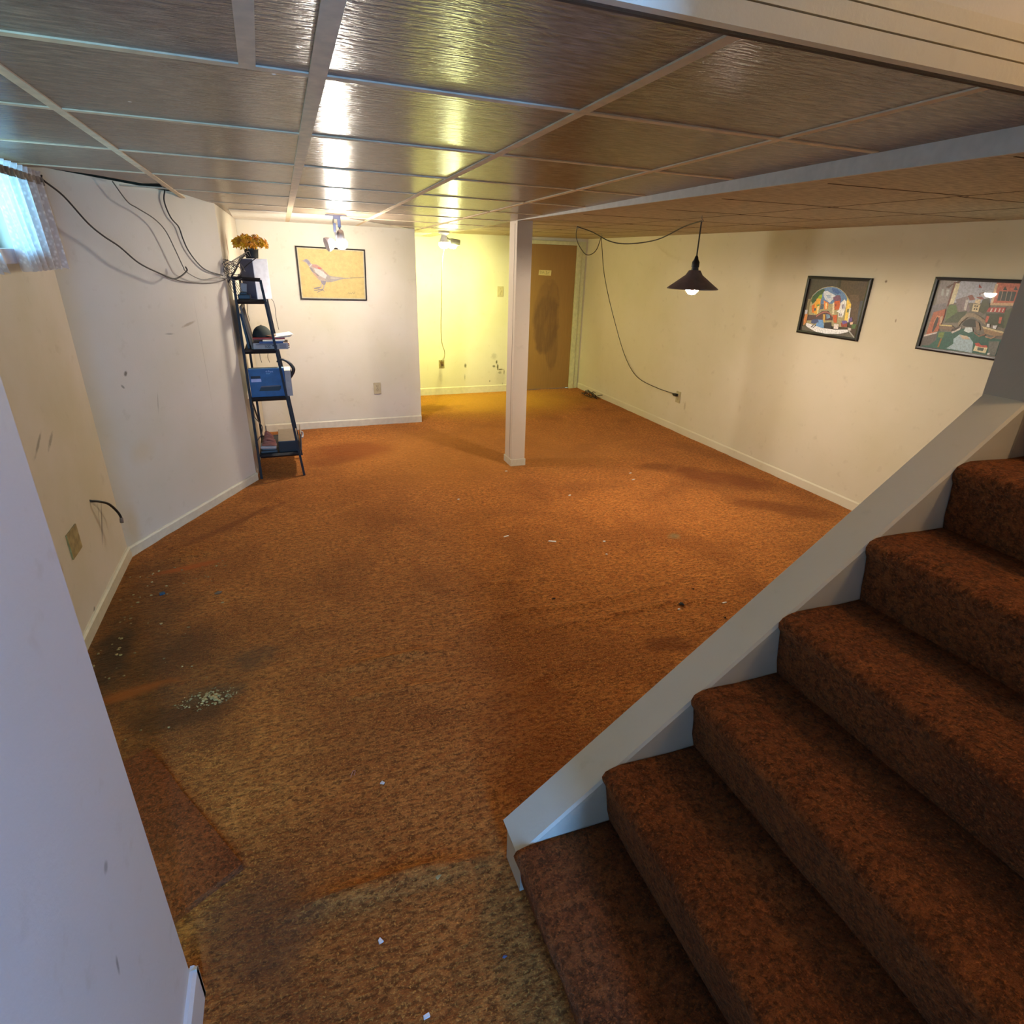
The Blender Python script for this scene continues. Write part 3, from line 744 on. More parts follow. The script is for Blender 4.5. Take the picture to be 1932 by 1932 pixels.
for a, c in zip(sig, sig[1:]): BR.append(((150, 138, 100), [(a[0], a[1]-5), (c[0], c[1]-5), (c[0], c[1]+5), (a[0], a[1]+5)]))
picture('bird_picture', fb, (0, -1, 0), [on_y(556.5, 463.5, YB), on_y(688, 470.8, YB), on_y(692, 567, YB), on_y(567.5, 564.5, YB)], .011, BR, m_print_bird,
        'black framed print of a long tailed pheasant on yellow paper', (222, 194, 118), (214, 198, 160), (26, 22, 24), .014)

# arch canal scene
f1 = lambda x, y: on_x(1500+x/12.07, 510+y/12.07, XR-.01)
DKC = (58, 50, 38)
arch = [(355, 650)]+[(400, 570), (500, 470), (620, 400), (740, 372), (840, 365), (940, 380), (1040, 430), (1140, 520), (1230, 660)]
A1 = [((76, 60, 46), [(1050, 205), (1690, 205), (1400, 1540), (1250, 1400), (1230, 700), (1020, 400)]), ((46, 40, 30), [(1020, 205), (1060, 205), (1035, 380), (995, 380)]),
 ((92, 72, 56), [(1240, 560), (1450, 560), (1480, 1000), (1380, 1200), (1270, 1180)]), ((66, 70, 78), [(1480, 700), (1600, 690), (1520, 1200), (1400, 1250), (1440, 900)]),
 ((170, 160, 120), arch+[(1270, 760), (1180, 1300), (260, 1230), (300, 800)]),
 ((96, 132, 176), [(400, 585), (500, 485), (620, 415), (740, 387), (840, 380), (940, 395), (1040, 445), (1130, 530), (1190, 660), (1100, 760), (500, 760)]),
 ((206, 214, 222), [(650, 480), (740, 470), (820, 520), (900, 560), (960, 620), (860, 660), (790, 740), (680, 660), (640, 560)]),
 ((160, 180, 204), [(700, 560), (800, 560), (820, 640), (740, 640)]), ((62, 100, 160), [(840, 400), (960, 430), (1060, 520), (960, 540), (860, 500)]),
 ((48, 84, 40), [(400, 590), (520, 480), (640, 420), (680, 450), (620, 540), (560, 620), (480, 690), (400, 760), (360, 700)]),
 ((150, 180, 40), [(560, 560), (620, 545), (610, 640), (540, 680), (500, 650)]),
 ((232, 168, 52), [(500, 640), (590, 650), (560, 840), (500, 1010), (390, 960), (400, 800), (460, 720)]), ((214, 110, 40), [(380, 800), (450, 770), (430, 960), (380, 960)]),
 ((70, 80, 96), [(440, 860), (480, 860), (470, 920), (430, 920)]), ((236, 220, 150), [(500, 830), (550, 810), (520, 990), (490, 990)]), ((92, 140, 60), [(490, 790), (560, 770), (545, 810), (490, 815)]),
 ((84, 96, 112), [(590, 760), (660, 780), (640, 880), (560, 890)]), ((222, 132, 60), [(650, 680), (760, 740), (740, 880), (660, 900)]), ((240, 214, 150), [(690, 740), (730, 750), (720, 880), (690, 880)]),
 ((120, 84, 110), [(860, 620), (900, 600), (940, 570), (1020, 570), (1050, 650), (1040, 720), (900, 720)]), ((202, 96, 48), [(890, 710), (1020, 690), (1030, 880), (900, 910)]), ((120, 60, 60), [(920, 760), (940, 760), (935, 820), (915, 820)]),
 ((226, 214, 176), [(860, 740), (895, 730), (890, 1000), (840, 1000)]), ((236, 236, 232), [(1040, 740), (1130, 660), (1170, 720), (1120, 960), (1080, 1070), (980, 1060), (990, 960), (940, 940), (1000, 900)]),
 ((90, 88, 120), [(1060, 800), (1080, 760), (1090, 860), (1070, 900)]), ((90, 88, 120), [(1100, 780), (1120, 740), (1125, 860), (1105, 900)]), ((80, 80, 100), [(1000, 980), (1020, 980), (1015, 1040), (998, 1040)]), ((80, 80, 100), [(1040, 990), (1060, 990), (1052, 1050), (1036, 1050)]),
 ((244, 206, 92), [(1190, 640), (1280, 770), (1230, 1180), (1120, 1140), (1160, 900)]), ((130, 130, 80), [(1190, 880), (1240, 880), (1225, 960), (1175, 960)]), ((226, 226, 216), [(1240, 860), (1275, 860), (1220, 1180), (1190, 1180)]),
 ((86, 62, 66), [(300, 1010), (480, 1020), (620, 930), (760, 920), (860, 1060), (850, 1140), (260, 1140)]), ((178, 110, 96), band([(480, 1040), (560, 980), (650, 940), (730, 935), (800, 980), (850, 1040)], 28)),
 ((214, 170, 84), [(640, 1000), (690, 1000), (680, 1180), (630, 1180)]), ((120, 150, 176), [(710, 1000), (790, 1010), (800, 1080), (720, 1110)]),
 ((110, 160, 214), [(520, 1120), (640, 1130), (660, 1310), (460, 1300)]), ((70, 84, 130), [(380, 1130), (520, 1100), (540, 1180), (440, 1220), (360, 1200)]), ((44, 40, 48), [(670, 1190), (830, 1180), (830, 1320), (660, 1320)]),
 ((200, 96, 50), [(860, 1020), (960, 1010), (950, 1200), (880, 1190)]), ((150, 64, 50), [(1040, 1200), (1190, 1180), (1190, 1290), (1060, 1290)]), ((232, 220, 214), [(890, 1220), (1000, 1230), (980, 1340), (880, 1330)]),
 ((112, 92, 160), [(1060, 1150), (1170, 1140), (1190, 1200), (1090, 1230)]), ((108, 84, 140), [(1230, 1100), (1300, 1060), (1310, 1160), (1220, 1190)]), ((240, 200, 170), [(1250, 1190), (1330, 1170), (1310, 1240), (1260, 1240)]), ((80, 110, 60), [(1290, 1230), (1400, 1230), (1370, 1330), (1290, 1330)]),
 ((238, 238, 240), [(245, 1190), (380, 1230), (600, 1310), (900, 1350), (1210, 1350), (1200, 1410), (1000, 1450), (700, 1455), (480, 1400), (320, 1320), (240, 1250)]), ((50, 50, 60), [(420, 1235), (440, 1240), (380, 1300), (355, 1290)]), ((50, 50, 60), [(470, 1250), (485, 1255), (420, 1310), (400, 1305)]),
 ((98, 92, 80), [(160, 1270), (250, 1270), (480, 1410), (700, 1470), (1000, 1465), (1210, 1420), (1400, 1560), (150, 1430)]), ((170, 168, 160), [(1200, 1380), (1240, 1370), (1390, 1545), (1340, 1545)]), ((210, 200, 190), [(1200, 1300), (1280, 1320), (1280, 1370), (1220, 1370)]),
 ((130, 116, 84), [(300, 650), (370, 650), (330, 760), (300, 1000), (250, 1250), (190, 1260), (240, 980)]), ((206, 130, 70), [(230, 1000), (290, 990), (260, 1180), (190, 1250), (200, 1120)]), ((190, 190, 200), [(235, 900), (290, 900), (280, 990), (220, 1000)])]
o_ = lambda L: [on_x(*p, XR) for p in L]
pc1 = [Vector((XR, 3.632, CZ-.052)), Vector((XR, 3.090, CZ-.052)), Vector((XR, 3.090, CZ-.456)), Vector((XR, 3.632, CZ-.456))]
picture('canal_picture', f1, (-1, 0, 0), pc1, .020, A1, m_print, 'black framed painting of bright canal houses seen through a dark arch', DKC, None, (18, 16, 18), .02)

f2 = lambda x, y: on_x(1720+x/9.11, 510+y/9.11, XR-.01)
A2 = [((168, 172, 184), [(520, 165), (1700, 165), (1500, 560), (480, 560)]), ((140, 132, 130), [(515, 165), (760, 180), (690, 450), (600, 620), (380, 700), (460, 350)]), ((84, 52, 40), [(580, 290), (800, 180), (850, 185), (790, 240), (700, 250), (640, 310)]),
 ((168, 168, 168), [(520, 320), (560, 320), (540, 440), (500, 430)]), ((176, 176, 176), [(600, 330), (650, 330), (620, 450), (590, 440)]),
 ((110, 62, 50), [(730, 200), (770, 200), (640, 620), (600, 620)]), ((212, 204, 170), [(760, 220), (830, 230), (800, 330), (720, 570), (640, 590), (690, 430)]), ((118, 112, 118), [(360, 600), (600, 560), (570, 700), (370, 800), (330, 760)]),
 ((92, 116, 66), [(640, 590), (760, 600), (800, 800), (720, 880), (570, 860), (600, 700)]), ((132, 118, 120), [(760, 500), (960, 440), (1000, 700), (850, 760), (780, 650)]), ((196, 190, 184), [(930, 510), (980, 500), (930, 690), (890, 680)]),
 ((70, 82, 56), [(780, 720), (960, 700), (830, 900), (560, 900), (600, 850)]), ((128, 62, 52), [(960, 440), (1040, 420), (1090, 500), (1000, 520)]), ((206, 190, 150), [(1060, 570), (1180, 590), (1140, 720), (1030, 700)]), ((214, 196, 160), [(1100, 500), (1190, 500), (1170, 580), (1080, 560)]),
 ((60, 56, 50), [(1080, 600), (1100, 600), (1095, 630), (1075, 628)]), ((60, 56, 50), [(1120, 605), (1140, 605), (1133, 635), (1113, 632)]), ((60, 56, 50), [(1070, 650), (1090, 650), (1083, 680), (1063, 678)]), ((60, 56, 50), [(1110, 655), (1130, 655), (1123, 685), (1103, 682)]),
 ((140, 70, 56), [(1100, 460), (1200, 450), (1260, 500), (1180, 500)]), ((112, 84, 70), band([(1160, 400), (1240, 370), (1320, 400), (1370, 470)], 30)), ((176, 172, 176), [(1180, 400), (1300, 400), (1290, 460), (1200, 450)]),
 ((74, 76, 48), [(1220, 500), (1340, 470), (1340, 650), (1240, 750), (1150, 700)]), ((150, 60, 44), [(1160, 240), (1210, 300), (1150, 300)]),
 ((196, 108, 84), [(1470, 195), (1900, 200), (1740, 600), (1360, 600)]), ((214, 186, 150), [(1440, 240), (1490, 230), (1390, 590), (1350, 590)]), ((56, 66, 60), [(1510, 360), (1800, 370), (1750, 530), (1470, 520)]),
 ((176, 150, 130), rect(1560, 360, 1572, 530, 40)), ((176, 150, 130), rect(1640, 360, 1652, 530, 40)), ((176, 150, 130), rect(1720, 360, 1732, 530, 40)), ((50, 56, 50), [(1610, 270), (1640, 340), (1570, 340)]), ((70, 76, 70), [(1790, 270), (1820, 340), (1750, 340)]),
 ((206, 168, 130), [(1370, 560), (1760, 560), (1740, 610), (1350, 600)]), ((180, 62, 54), [(1330, 640), (1620, 640), (1590, 730), (1290, 710)]),
 ((230, 206, 190), [(1370, 655), (1395, 655), (1370, 715), (1345, 715)]), ((230, 206, 190), [(1440, 655), (1465, 655), (1440, 715), (1415, 715)]), ((230, 206, 190), [(1510, 655), (1535, 655), (1510, 715), (1485, 715)]), ((230, 206, 190), [(1570, 660), (1590, 660), (1570, 715), (1550, 715)]),
 ((66, 74, 50), [(1280, 740), (1640, 740), (1590, 1000), (1260, 900)]), ((200, 100, 80), [(1290, 780), (1340, 790), (1300, 900), (1260, 890)]), ((206, 104, 80), [(1510, 800), (1560, 800), (1530, 920), (1490, 910)]), ((86, 96, 66), [(1600, 700), (1740, 640), (1650, 1000), (1580, 990)]),
 ((174, 96, 66), [(380, 720), (590, 660), (560, 800), (440, 1080), (240, 1130), (330, 850)]), ((52, 44, 44), [(400, 870), (440, 790), (470, 830), (430, 960), (370, 1060), (350, 1050)]), ((214, 150, 110), band([(380, 900), (440, 775), (490, 790)], 20)), ((196, 160, 130), [(490, 800), (540, 780), (520, 900), (480, 930)]),
 ((44, 96, 84), [(220, 1120), (440, 1050), (700, 1060), (900, 1000), (1100, 1080), (1300, 1150), (1600, 1200), (1500, 1480), (170, 1330)]), ((96, 90, 86), [(200, 1130), (450, 1060), (420, 1200), (300, 1290), (170, 1290)]),
 ((200, 186, 180), [(220, 1110), (450, 1055), (430, 1085), (210, 1140)]), ((108, 132, 64), [(470, 1070), (570, 1060), (540, 1160), (450, 1150)]), ((150, 104, 40), [(500, 1170), (525, 1170), (470, 1320), (440, 1320)]),
 ((166, 190, 200), [(720, 1180), (830, 1100), (1000, 1150), (1060, 1240), (1040, 1420), (600, 1340), (720, 1260)]), ((200, 184, 160), [(820, 1105), (960, 1130), (1010, 1190), (880, 1180)]), ((126, 104, 84), [(470, 930), (700, 960), (760, 1000), (700, 1050), (480, 1000)]), ((214, 196, 130), [(480, 930), (700, 945), (700, 965), (480, 950)]),
 ((206, 200, 190), [(680, 1060), (860, 970), (840, 1020), (700, 1085)]), ((60, 44, 36), [(860, 970), (700, 1000), (680, 1050), (740, 1040)]),
 ((150, 134, 110), band([(800, 900), (860, 820), (960, 740), (1060, 730), (1160, 780), (1260, 860), (1280, 900)], 70)), ((44, 48, 40), [(870, 930), (920, 860), (1010, 830), (1090, 850), (1120, 920), (1110, 980), (900, 960)]),
 ((214, 224, 224), [(900, 1040), (930, 980), (1040, 980), (1060, 1050), (980, 1075)]), ((140, 118, 96), [(1100, 870), (1160, 900), (1180, 1020), (1120, 1040)]), ((150, 110, 90), band([(1080, 1060), (1160, 1120), (1260, 1090)], 25)), ((156, 126, 90), [(1220, 970), (1600, 1060), (1560, 1120), (1430, 1130), (1260, 1090)]), ((214, 196, 150), [(1210, 960), (1600, 1060), (1570, 1085), (1240, 1000)]),
 ((236, 236, 236), [(1300, 920), (1350, 920), (1340, 980), (1290, 970)]), ((230, 230, 232), [(1400, 950), (1480, 945), (1450, 1010), (1400, 1000)]), ((180, 140, 110), band([(1270, 1130), (1370, 1160), (1440, 1130)], 20)),
 ((226, 214, 176), [(1110, 1270), (1310, 1330), (1270, 1430), (1060, 1380)]), ((196, 84, 70), [(1090, 1250), (1160, 1245), (1200, 1290), (1300, 1290), (1310, 1330), (1200, 1320), (1110, 1300)]), ((84, 104, 90), [(1140, 1320), (1250, 1340), (1230, 1390), (1130, 1370)]),
 ((110, 112, 106), [(1330, 1220), (1520, 1220), (1440, 1470), (1320, 1440)]), ((220, 214, 206), [(1310, 1420), (1350, 1420), (1340, 1455), (1300, 1450)])]
pc2 = [Vector((XR, 2.660, CZ-.028)), Vector((XR, 2.10, CZ-.028)), Vector((XR, 2.10, CZ-.446)), Vector((XR, 2.660, CZ-.446))]
picture('canal_picture', f2, (-1, 0, 0), pc2, .018, A2, m_print, 'black framed canal painting with stone bridge, partly hidden behind the stair wall', (120, 112, 100), None, (26, 24, 28), .02)

# ------------------------------------------------------------------ pendant lamp
hx, hy = 2.339, 3.18
pend = empty('pendant_lamp', (hx, hy, 1.49)); tag(pend, 'lit plug-in pendant lamp with grey cone shade hanging on a black cord', 'lamp')
bz = 1.477
MB().lathe([(.150, 1.467), (.151, 1.471), (.05, 1.546), (.034, 1.572), (.019, 1.574), (.019, 1.570), (.032, 1.567), (.048, 1.543), (.148, 1.466), (.150, 1.467)], (hx, hy, 0), 48).build('lamp_shade', m_shade, pend, True)
MB().lathe([(.004, 1.655), (.010, 1.645), (.013, 1.632), (.022, 1.618), (.023, 1.59), (.020, 1.588), (.020, 1.583), (.022, 1.582), (.022, 1.568), (.018, 1.545), (.018, 1.53), (0, 1.53)], (hx, hy, 0), 24).build('socket', m_blackp, pend, True)
MB().lathe([(0, bz-.042), (.02, bz-.038), (.036, bz-.02), (.041, bz), (.037, bz+.02), (.024, bz+.042), (.016, bz+.058), (.016, bz+.075), (0, bz+.075)], (hx, hy, 0), 24).build('bulb', m_bulb, pend, True)
h1 = Vector((hx, hy, RZ)); h2 = Vector((2.193, 4.525, RZ)); h3 = Vector((2.994, 5.625, RZ))
MB().tube([(hx, hy, 1.652), (hx, hy, 1.75), (hx, hy, RZ-.03)], .0042).build('cord', m_cord, pend)
dz = Vector((0, 0, -.028))
swag = [h1+dz]
for px, py, tt in ((1290, 428, .18), (1240, 452, .40), (1186, 460, .60), (1150, 455, .72), (1118, 438, .88)):
    q = h1.lerp(h2, tt); swag.append(on_y(px, py, q.y))
swag.append(h2+dz*.6)
b = MB(); b.tube(swag, .0038)
lp = [h2+dz*.6]
for px, py, tt in ((1087, 445, .1), (1092, 462, .22), (1104, 479, .45), (1115, 480, .6), (1126, 470, .8)):
    q = h2.lerp(h3, tt); lp.append(on_y(px, py, q.y))
lp.append(h3+dz*1.2); b.tube(lp, .0036)
wc = [h3+dz*1.2]
for px, py, X in ((1136, 470, 3.1), (1139, 510, 3.25), (1146, 550, 3.4), (1158, 600, 3.55), (1175, 660, 3.67), (1190, 695, 3.68), (1208, 716, 3.685), (1240, 732, 3.685), (1266, 741, 3.68), (1274, 743, 3.682)): wc.append(on_x(px, py, X))
b.tube(wc, .0036)
swo = b.build('swag_cord', m_cord, pend)
for h in (h1, h2, h3): MB().tube([h+Vector((0, 0, .002)), h+Vector((0, 0, -.015)), h+Vector((.008, -.006, -.026)), h+Vector((.0, -.01, -.034)), h+Vector((-.008, -.004, -.026))], .0018, 6).build('ceiling_hook', m_steel, pend)
pq = Vector((XR-.008, 5.03, .372))
MB().box(pq+Vector((-.03, -.018, -.012)), pq+Vector((0, .028, .013)), .004).box(pq+Vector((-.022, .02, -.006)), pq+Vector((-.01, .05, .006)), .002).build('plug', m_blackp, pend, weld=False)

# ------------------------------------------------------------------ two head spot lamp
sx, sy = .43, 4.86; szc = cz(sx, sy)
sp = empty('spot_lamp', (sx, sy, szc)); tag(sp, 'twin head steel spotlight on the ceiling in front of the bird picture', 'lamp')
MB().box((sx-.075, sy-.02, szc-.014), (sx+.075, sy+.02, szc-.005), .003).box((sx-.022, sy-.022, szc-.035), (sx+.03, sy+.022, szc-.010), .003).build('canopy', m_steel, sp, weld=False)
MB().tube([(sx-.015, sy, szc-.02), (sx-.022, sy, szc-.055), (sx-.010, sy, szc-.075)], .006).box((sx-.026, sy-.010, szc-.12), (sx-.006, sy+.010, szc-.06), .002).tube([(sx-.014, sy, szc-.11), (sx-.006, sy, szc-.16)], .009, smooth=False).build('arm', m_steel, sp, weld=False)
MB().box((sx+.006, sy-.012, szc-.088), (sx+.030, sy+.012, szc-.03), .003).tube([(sx+.018, sy, szc-.08), (sx+.020, sy, szc-.10)], .006, smooth=False).build('arm', m_steel, sp, weld=False)
hz0 = szc-.10
MB().lathe([(0, 0), (.014, -.002), (.022, -.012), (.026, -.035), (.029, -.07), (.026, -.07), (.0, -.03)], (sx+.022, sy, hz0), 24, None).build('lamp_head', m_steel, sp, True)
MB().lathe([(0, -.135), (.024, -.130), (.042, -.108), (.044, -.09), (.034, -.072), (.024, -.062), (0, -.06)], (sx+.024, sy, hz0), 24).build('bulb', m_bulb_spot, sp, True)
MB().lathe([(0, .03), (.02, .028), (.036, .012), (.047, -.012), (.049, -.03), (.045, -.032), (0, -.02)], (sx-.055, sy+.005, szc-.195), 28, (1.0, .25, .35)).build('lamp_head', plain('unlit_lamp_head', (206, 196, 204), .4), sp, True)
add_light('spot_lamp_light', 'SPOT', (sx+.024, sy+.0, hz0-.155), 24, (1.0, .89, .74), .03, aim=(-.05, 6.0, .75), angle=math.radians(142), blend=.55)
add_light('spot_lamp_glow', 'POINT', (sx+.024, sy-.03, hz0-.16), 6, (1.0, .92, .80), .03)

# ------------------------------------------------------------------ yellow lamp in the recess
gx, gy = 1.55, 6.15; gz = cz(gx, gy)
gl = empty('flood_lamp', (gx, gy, gz)); tag(gl, 'glaring yellow twin flood lamp on the recess ceiling with a hanging cord', 'lamp')
MB().lathe([(0, 0), (.055, 0), (.056, -.012), (.03, -.03), (.02, -.035), (0, -.035)], (gx, gy, gz-.004), 28).build('canopy', m_white, gl, True)
MB().lathe([(0, -.03), (.024, -.03), (.03, -.05), (.044, -.085), (.046, -.095), (0, -.095)], (gx, gy, gz), 28).build('lamp_head', m_white, gl, True)
MB().lathe([(0, -.155), (.03, -.150), (.05, -.13), (.052, -.11), (.045, -.094), (0, -.094)], (gx, gy, gz), 28).build('bulb', m_bulb_green, gl, True)
MB().tube([(gx+.01, gy, gz-.04), (gx+.06, gy, gz-.075)], .008, smooth=False).box((gx+.055, gy-.035, gz-.118), (gx+.160, gy+.035, gz-.062), .022, Matrix.Rotation(.12, 3, 'Y')).build('lamp_head', plain('grey_flood_head', (150, 146, 122), .5), gl, True, weld=False)
MB().lathe([(0, -.024), (.03, -.02), (.042, -.004), (.044, .006), (0, .008)], (gx+.085, gy, gz-.128), 24).build('bulb', m_bulb_green, gl, True)
cp = [(gx, gy, gz-.15)]
for px, py, Y in ((834, 500, 6.2), (833, 560, 6.35), (832, 620, 6.75), (834, 648, 7.05), (839, 664, 7.24), (837, 676, 7.27), (834, 684, 7.275)): cp.append(on_y(px, py, Y))
MB().tube(cp, .004).build('cord', plain('white_lamp_cord', (206, 200, 170), .5), gl)
MB().box((1.758, YF-.034, .385), (1.796, YF-.008, .418), .004).build('plug', plain('brown_plug', (110, 84, 40), .5), gl)
add_light('flood_lamp_light', 'SPOT', (gx+.0, gy+.02, gz-.185), 150, (.94, 1.0, .34), .04, aim=(1.62, 7.29, .95), angle=math.radians(128), blend=1.0)
add_light('flood_lamp_fill', 'POINT', (gx+.085, gy-.02, gz-.20), 6, (.96, 1.0, .40), .04)

# ------------------------------------------------------------------ ladder shelf
sh = empty('ladder_shelf', (-.16, 4.88, 0)); tag(sh, 'narrow black metal ladder shelf leaning beside the angled wall corner', 'shelf')
def legx(z): return .004-.131*z/1.43
YN, YE, XB = 4.635, 5.17, -.296
tb = .0085
def bar(b, p, q, r=tb):
    p, q = Vector(p), Vector(q); d = (q-p).normalized(); x = d.orthogonal().normalized() if abs(d.z) < .9 else Vector((1, 0, 0)); x = (x-d*x.dot(d)).normalized(); y = d.cross(x)
    vs = [[b.bm.verts.new(c+x*sx_*r+y*sy_*r) for sx_, sy_ in ((1, 1), (-1, 1), (-1, -1), (1, -1))] for c in (p, q)]
    for j in range(4): b.bm.faces.new((vs[0][j], vs[0][(j+1) % 4], vs[1][(j+1) % 4], vs[1][j]))
    b.bm.faces.new(vs[0][::-1]); b.bm.faces.new(vs[1])
for y in (YN, YE):
    xb = XB+.012*(y-YN)/.53
    b = MB(); bar(b, (xb-.012, y, 0), (xb, y, 1.45)); b.build('rear_leg', m_black, sh, weld=False)
    b = MB(); bar(b, (legx(0), y, 0), (legx(1.43), y, 1.43)); b.build('front_leg', m_black, sh, weld=False)
    b = MB(); bar(b, (xb, y, 1.44), (legx(1.43), y, 1.43)); b.build('top_rail', m_black, sh, weld=False)
SZ = (1.30, .965, .625, .19)
for z in SZ:
    b = MB(); xf = legx(z)
    for y in (YN, YE): bar(b, (XB+.004, y, z-.01), (xf, y, z-.01), .011)
    for x in (XB+.008, xf): bar(b, (x, YN, z-.01), (x, YE, z-.01), .008)
    b.box((XB+.01, YN+.008, z-.006), (xf-.006, YE-.008, z-.001))
    b.build('shelf_board', m_black, sh, weld=False)
b = MB(); bar(b, (XB, YE, .30), (XB, YN, .62), .004); b.build('cross_brace', m_black, sh)

# things on the shelf --------------------------------------------------
# white speaker-like box, turned a little
def rot_box(cx, cy, z0, wx, wy, h, ang, bev=.004):
    b = MB(); b.box((cx-wx/2, cy-wy/2, z0), (cx+wx/2, cy+wy/2, z0+h), bev, Matrix.Rotation(ang, 3, 'Z')); return b
z = SZ[0]
o = rot_box(-.160, 4.80, z, .120, .145, .262, math.radians(38)).build('storage_box', m_white); tag(o, 'white upright box, one side painted in shade, on the top level of the ladder shelf', 'box')
R38 = Matrix.Rotation(math.radians(38), 3, 'Z')
cpos = Vector((-.160, 4.80, 0))
b = MB(); b.box((-.0618, -.070, z+.004), (-.0600, .070, z+.258)); 
for v in b.bm.verts: v.co = Vector((*(cpos+R38 @ Vector((v.co.x, v.co.y, 0)))[:2], v.co.z))
b.build('shaded_side', plain('shaded_box_side', (112, 108, 120), .5), o)  # grey sheet paints the shade on the left face
# pot with orange silk flowers
pz = z+.264; pc = Vector((-.165, 4.82, pz))
pot = empty('flower_pot', pc); tag(pot, 'dark pot of yellow orange artificial flowers on top of the white box', 'flowers')
MB().lathe([(0, 0), (.040, 0), (.046, .052), (.048, .054), (.048, .060), (.043, .060), (.040, .045), (0, .045)], pc, 24).build('pot', plain('dark_pot', (40, 42, 38), .6), pot, True)
rnd = random.Random(5)
fl = MB(); fl2 = MB(); stm = MB()
for i in range(85):
    a = rnd.uniform(0, 2*PI); rr = .115*math.sqrt(rnd.random()); hh = rnd.uniform(.068, .10)+.055*(1-(rr/.12)**2)*rnd.uniform(.3, 1)
    c = pc+Vector((rr*math.cos(a)-.005, rr*math.sin(a), hh))
    if i % 3 == 0: stm.tube([pc+Vector((.02*math.cos(a), .02*math.sin(a), .045)), pc+Vector((rr*.55*math.cos(a), rr*.55*math.sin(a), .085)), c], .0018, 5, n=3)
    ax = Vector((math.cos(a)*rr*7+.5+rnd.uniform(-.3, .3), math.sin(a)*rr*7-.45, .35)).normalized(); q = Vector((0, 0, 1)).rotation_difference(ax)
    tgt = fl if rnd.random() < .5 else fl2
    for k in range(6):
        aa = 2*PI*k/6+rnd.random()*.3; L = rnd.uniform(.024, .034)
        loc = [Vector((0, 0, 0)), Vector((math.cos(aa-.42)*L*.6, math.sin(aa-.42)*L*.6, .006)), Vector((math.cos(aa)*L, math.sin(aa)*L, -.002+rnd.uniform(-.004, .006))), Vector((math.cos(aa+.42)*L*.6, math.sin(aa+.42)*L*.6, .006))]
        vs = [tgt.bm.verts.new(c+q @ v) for v in loc]; tgt.bm.faces.new(vs)
fl.build('blossoms', m_petal, pot, weld=False); fl2.build('blossoms', m_petal2, pot, weld=False); stm.build('stems', m_stem, pot, weld=False)
# black adapter and clutter on top shelf
o = MB().box((-.285, 4.66, z), (-.205, 4.74, z+.035), .008).box((-.27, 4.67, z+.033), (-.225, 4.73, z+.05), .006).build('power_adapter', m_blackp, weld=False); tag(o, 'black power adapter heaped at the left of the top shelf', 'adapter')
o = MB().box((-.262, 4.70, z+.05), (-.222, 4.72, z+.105), .006, Matrix.Rotation(.15, 3, 'Y')).build('wall_charger', m_card); tag(o, 'grey beige charger propped beside the white box', 'charger')
# second level
z = SZ[1]
o = MB().box((-.232, 4.648, z), (.002, 4.82, z+.046), .003).build('parts_box', m_card); tag(o, 'flat grey carton with black print on the second shelf', 'box')
b = MB()
yf = 4.6472
def txt(s, loc, size, mat, parent, rot=(PI/2, 0, 0), name='print_text'):
    c = bpy.data.curves.new(name, 'FONT'); c.body = s; c.size = size; c.extrude = .0003
    t_ = bpy.data.objects.new(name, c); COL.objects.link(t_); t_.location = loc; t_.rotation_euler = rot; c.materials.append(mat)
    bpy.context.view_layer.update()
    me = bpy.data.meshes.new_from_object(t_.evaluated_get(bpy.context.evaluated_depsgraph_get()))
    me.transform(Matrix.Translation(loc) @ Euler(rot).to_matrix().to_4x4()); bpy.data.objects.remove(t_)
    me.materials.clear(); return link(name, me, mat, parent)
txt('500', (-.158, yf, z+.012), .026, m_ink, o)
b.box((-.215, yf-.0003, z+.033), (-.095, yf, z+.036)); b.box((-.105, yf-.0003, z+.022), (-.092, yf, z+.030)); b.box((-.088, yf-.0003, z+.012), (-.075, yf, z+.030))
b.build('print_lines', m_ink, o, weld=False)
b = MB()
for i in range(4): b.box((-.058, yf-.0003, z+.010+i*.007), (-.012, yf, z+.013+i*.007))
b.build('print_lines', plain('grey_print', (86, 84, 104), .6), o, weld=False)
o = MB().box((-.19, 4.635, z+.043), (-.03, 4.77, z+.058), .003).build('media_player', m_navy); tag(o, 'dark blue slim device lying on the grey carton', 'device')
o = MB().box((-.165, 4.63, z+.0585), (-.02, 4.78, z+.066), .001).build('envelope', m_paper); tag(o, 'white envelope on the slim blue device', 'paper')
o = MB().box((-.235, 4.66, z+.067), (-.02, 4.84, z+.076), .002, Matrix.Rotation(.05, 3, 'Z')).build('dark_red_book', m_red); o['label'] = 'x'
tag(o, 'thin dark red book under the loose white papers', 'book')
b = MB()
for i in range(4):
    a = .1*(i-1.5); b.box((-.09, 4.68, z+.077+i*.004), (.035, 4.86, z+.0785+i*.004), 0, Matrix.Rotation(a, 3, 'Z') @ Matrix.Rotation(-.06-.02*i, 3, 'Y'))
o = b.build('paper_sheets', m_paper, weld=False); tag(o, 'bright white papers sticking out over the second shelf', 'papers')
o = MB().box((-.012, 4.66, z+.03), (.012, 4.76, z+.036), .001, Matrix.Rotation(.3, 3, 'Y')).build('peach_card', m_orange); tag(o, 'peach coloured card poking past the grey carton', 'card')
b = MB()
for i in range(3): b.box((.000, 4.66, z+.008+i*.013), (.010, 4.675, z+.014+i*.013), .001)
o = b.build('cable_clip', m_blackp, weld=False); tag(o, 'small black clips at the right end of the grey carton', 'clip')
cap = empty('baseball_cap', (-.168, 4.78, z+.077)); tag(cap, 'dark green baseball cap resting on the stacked papers', 'cap')
b = MB(); prof = [(.066*math.cos(t), .075*math.sin(t)) for t in [i*PI/2/12 for i in range(13)]]
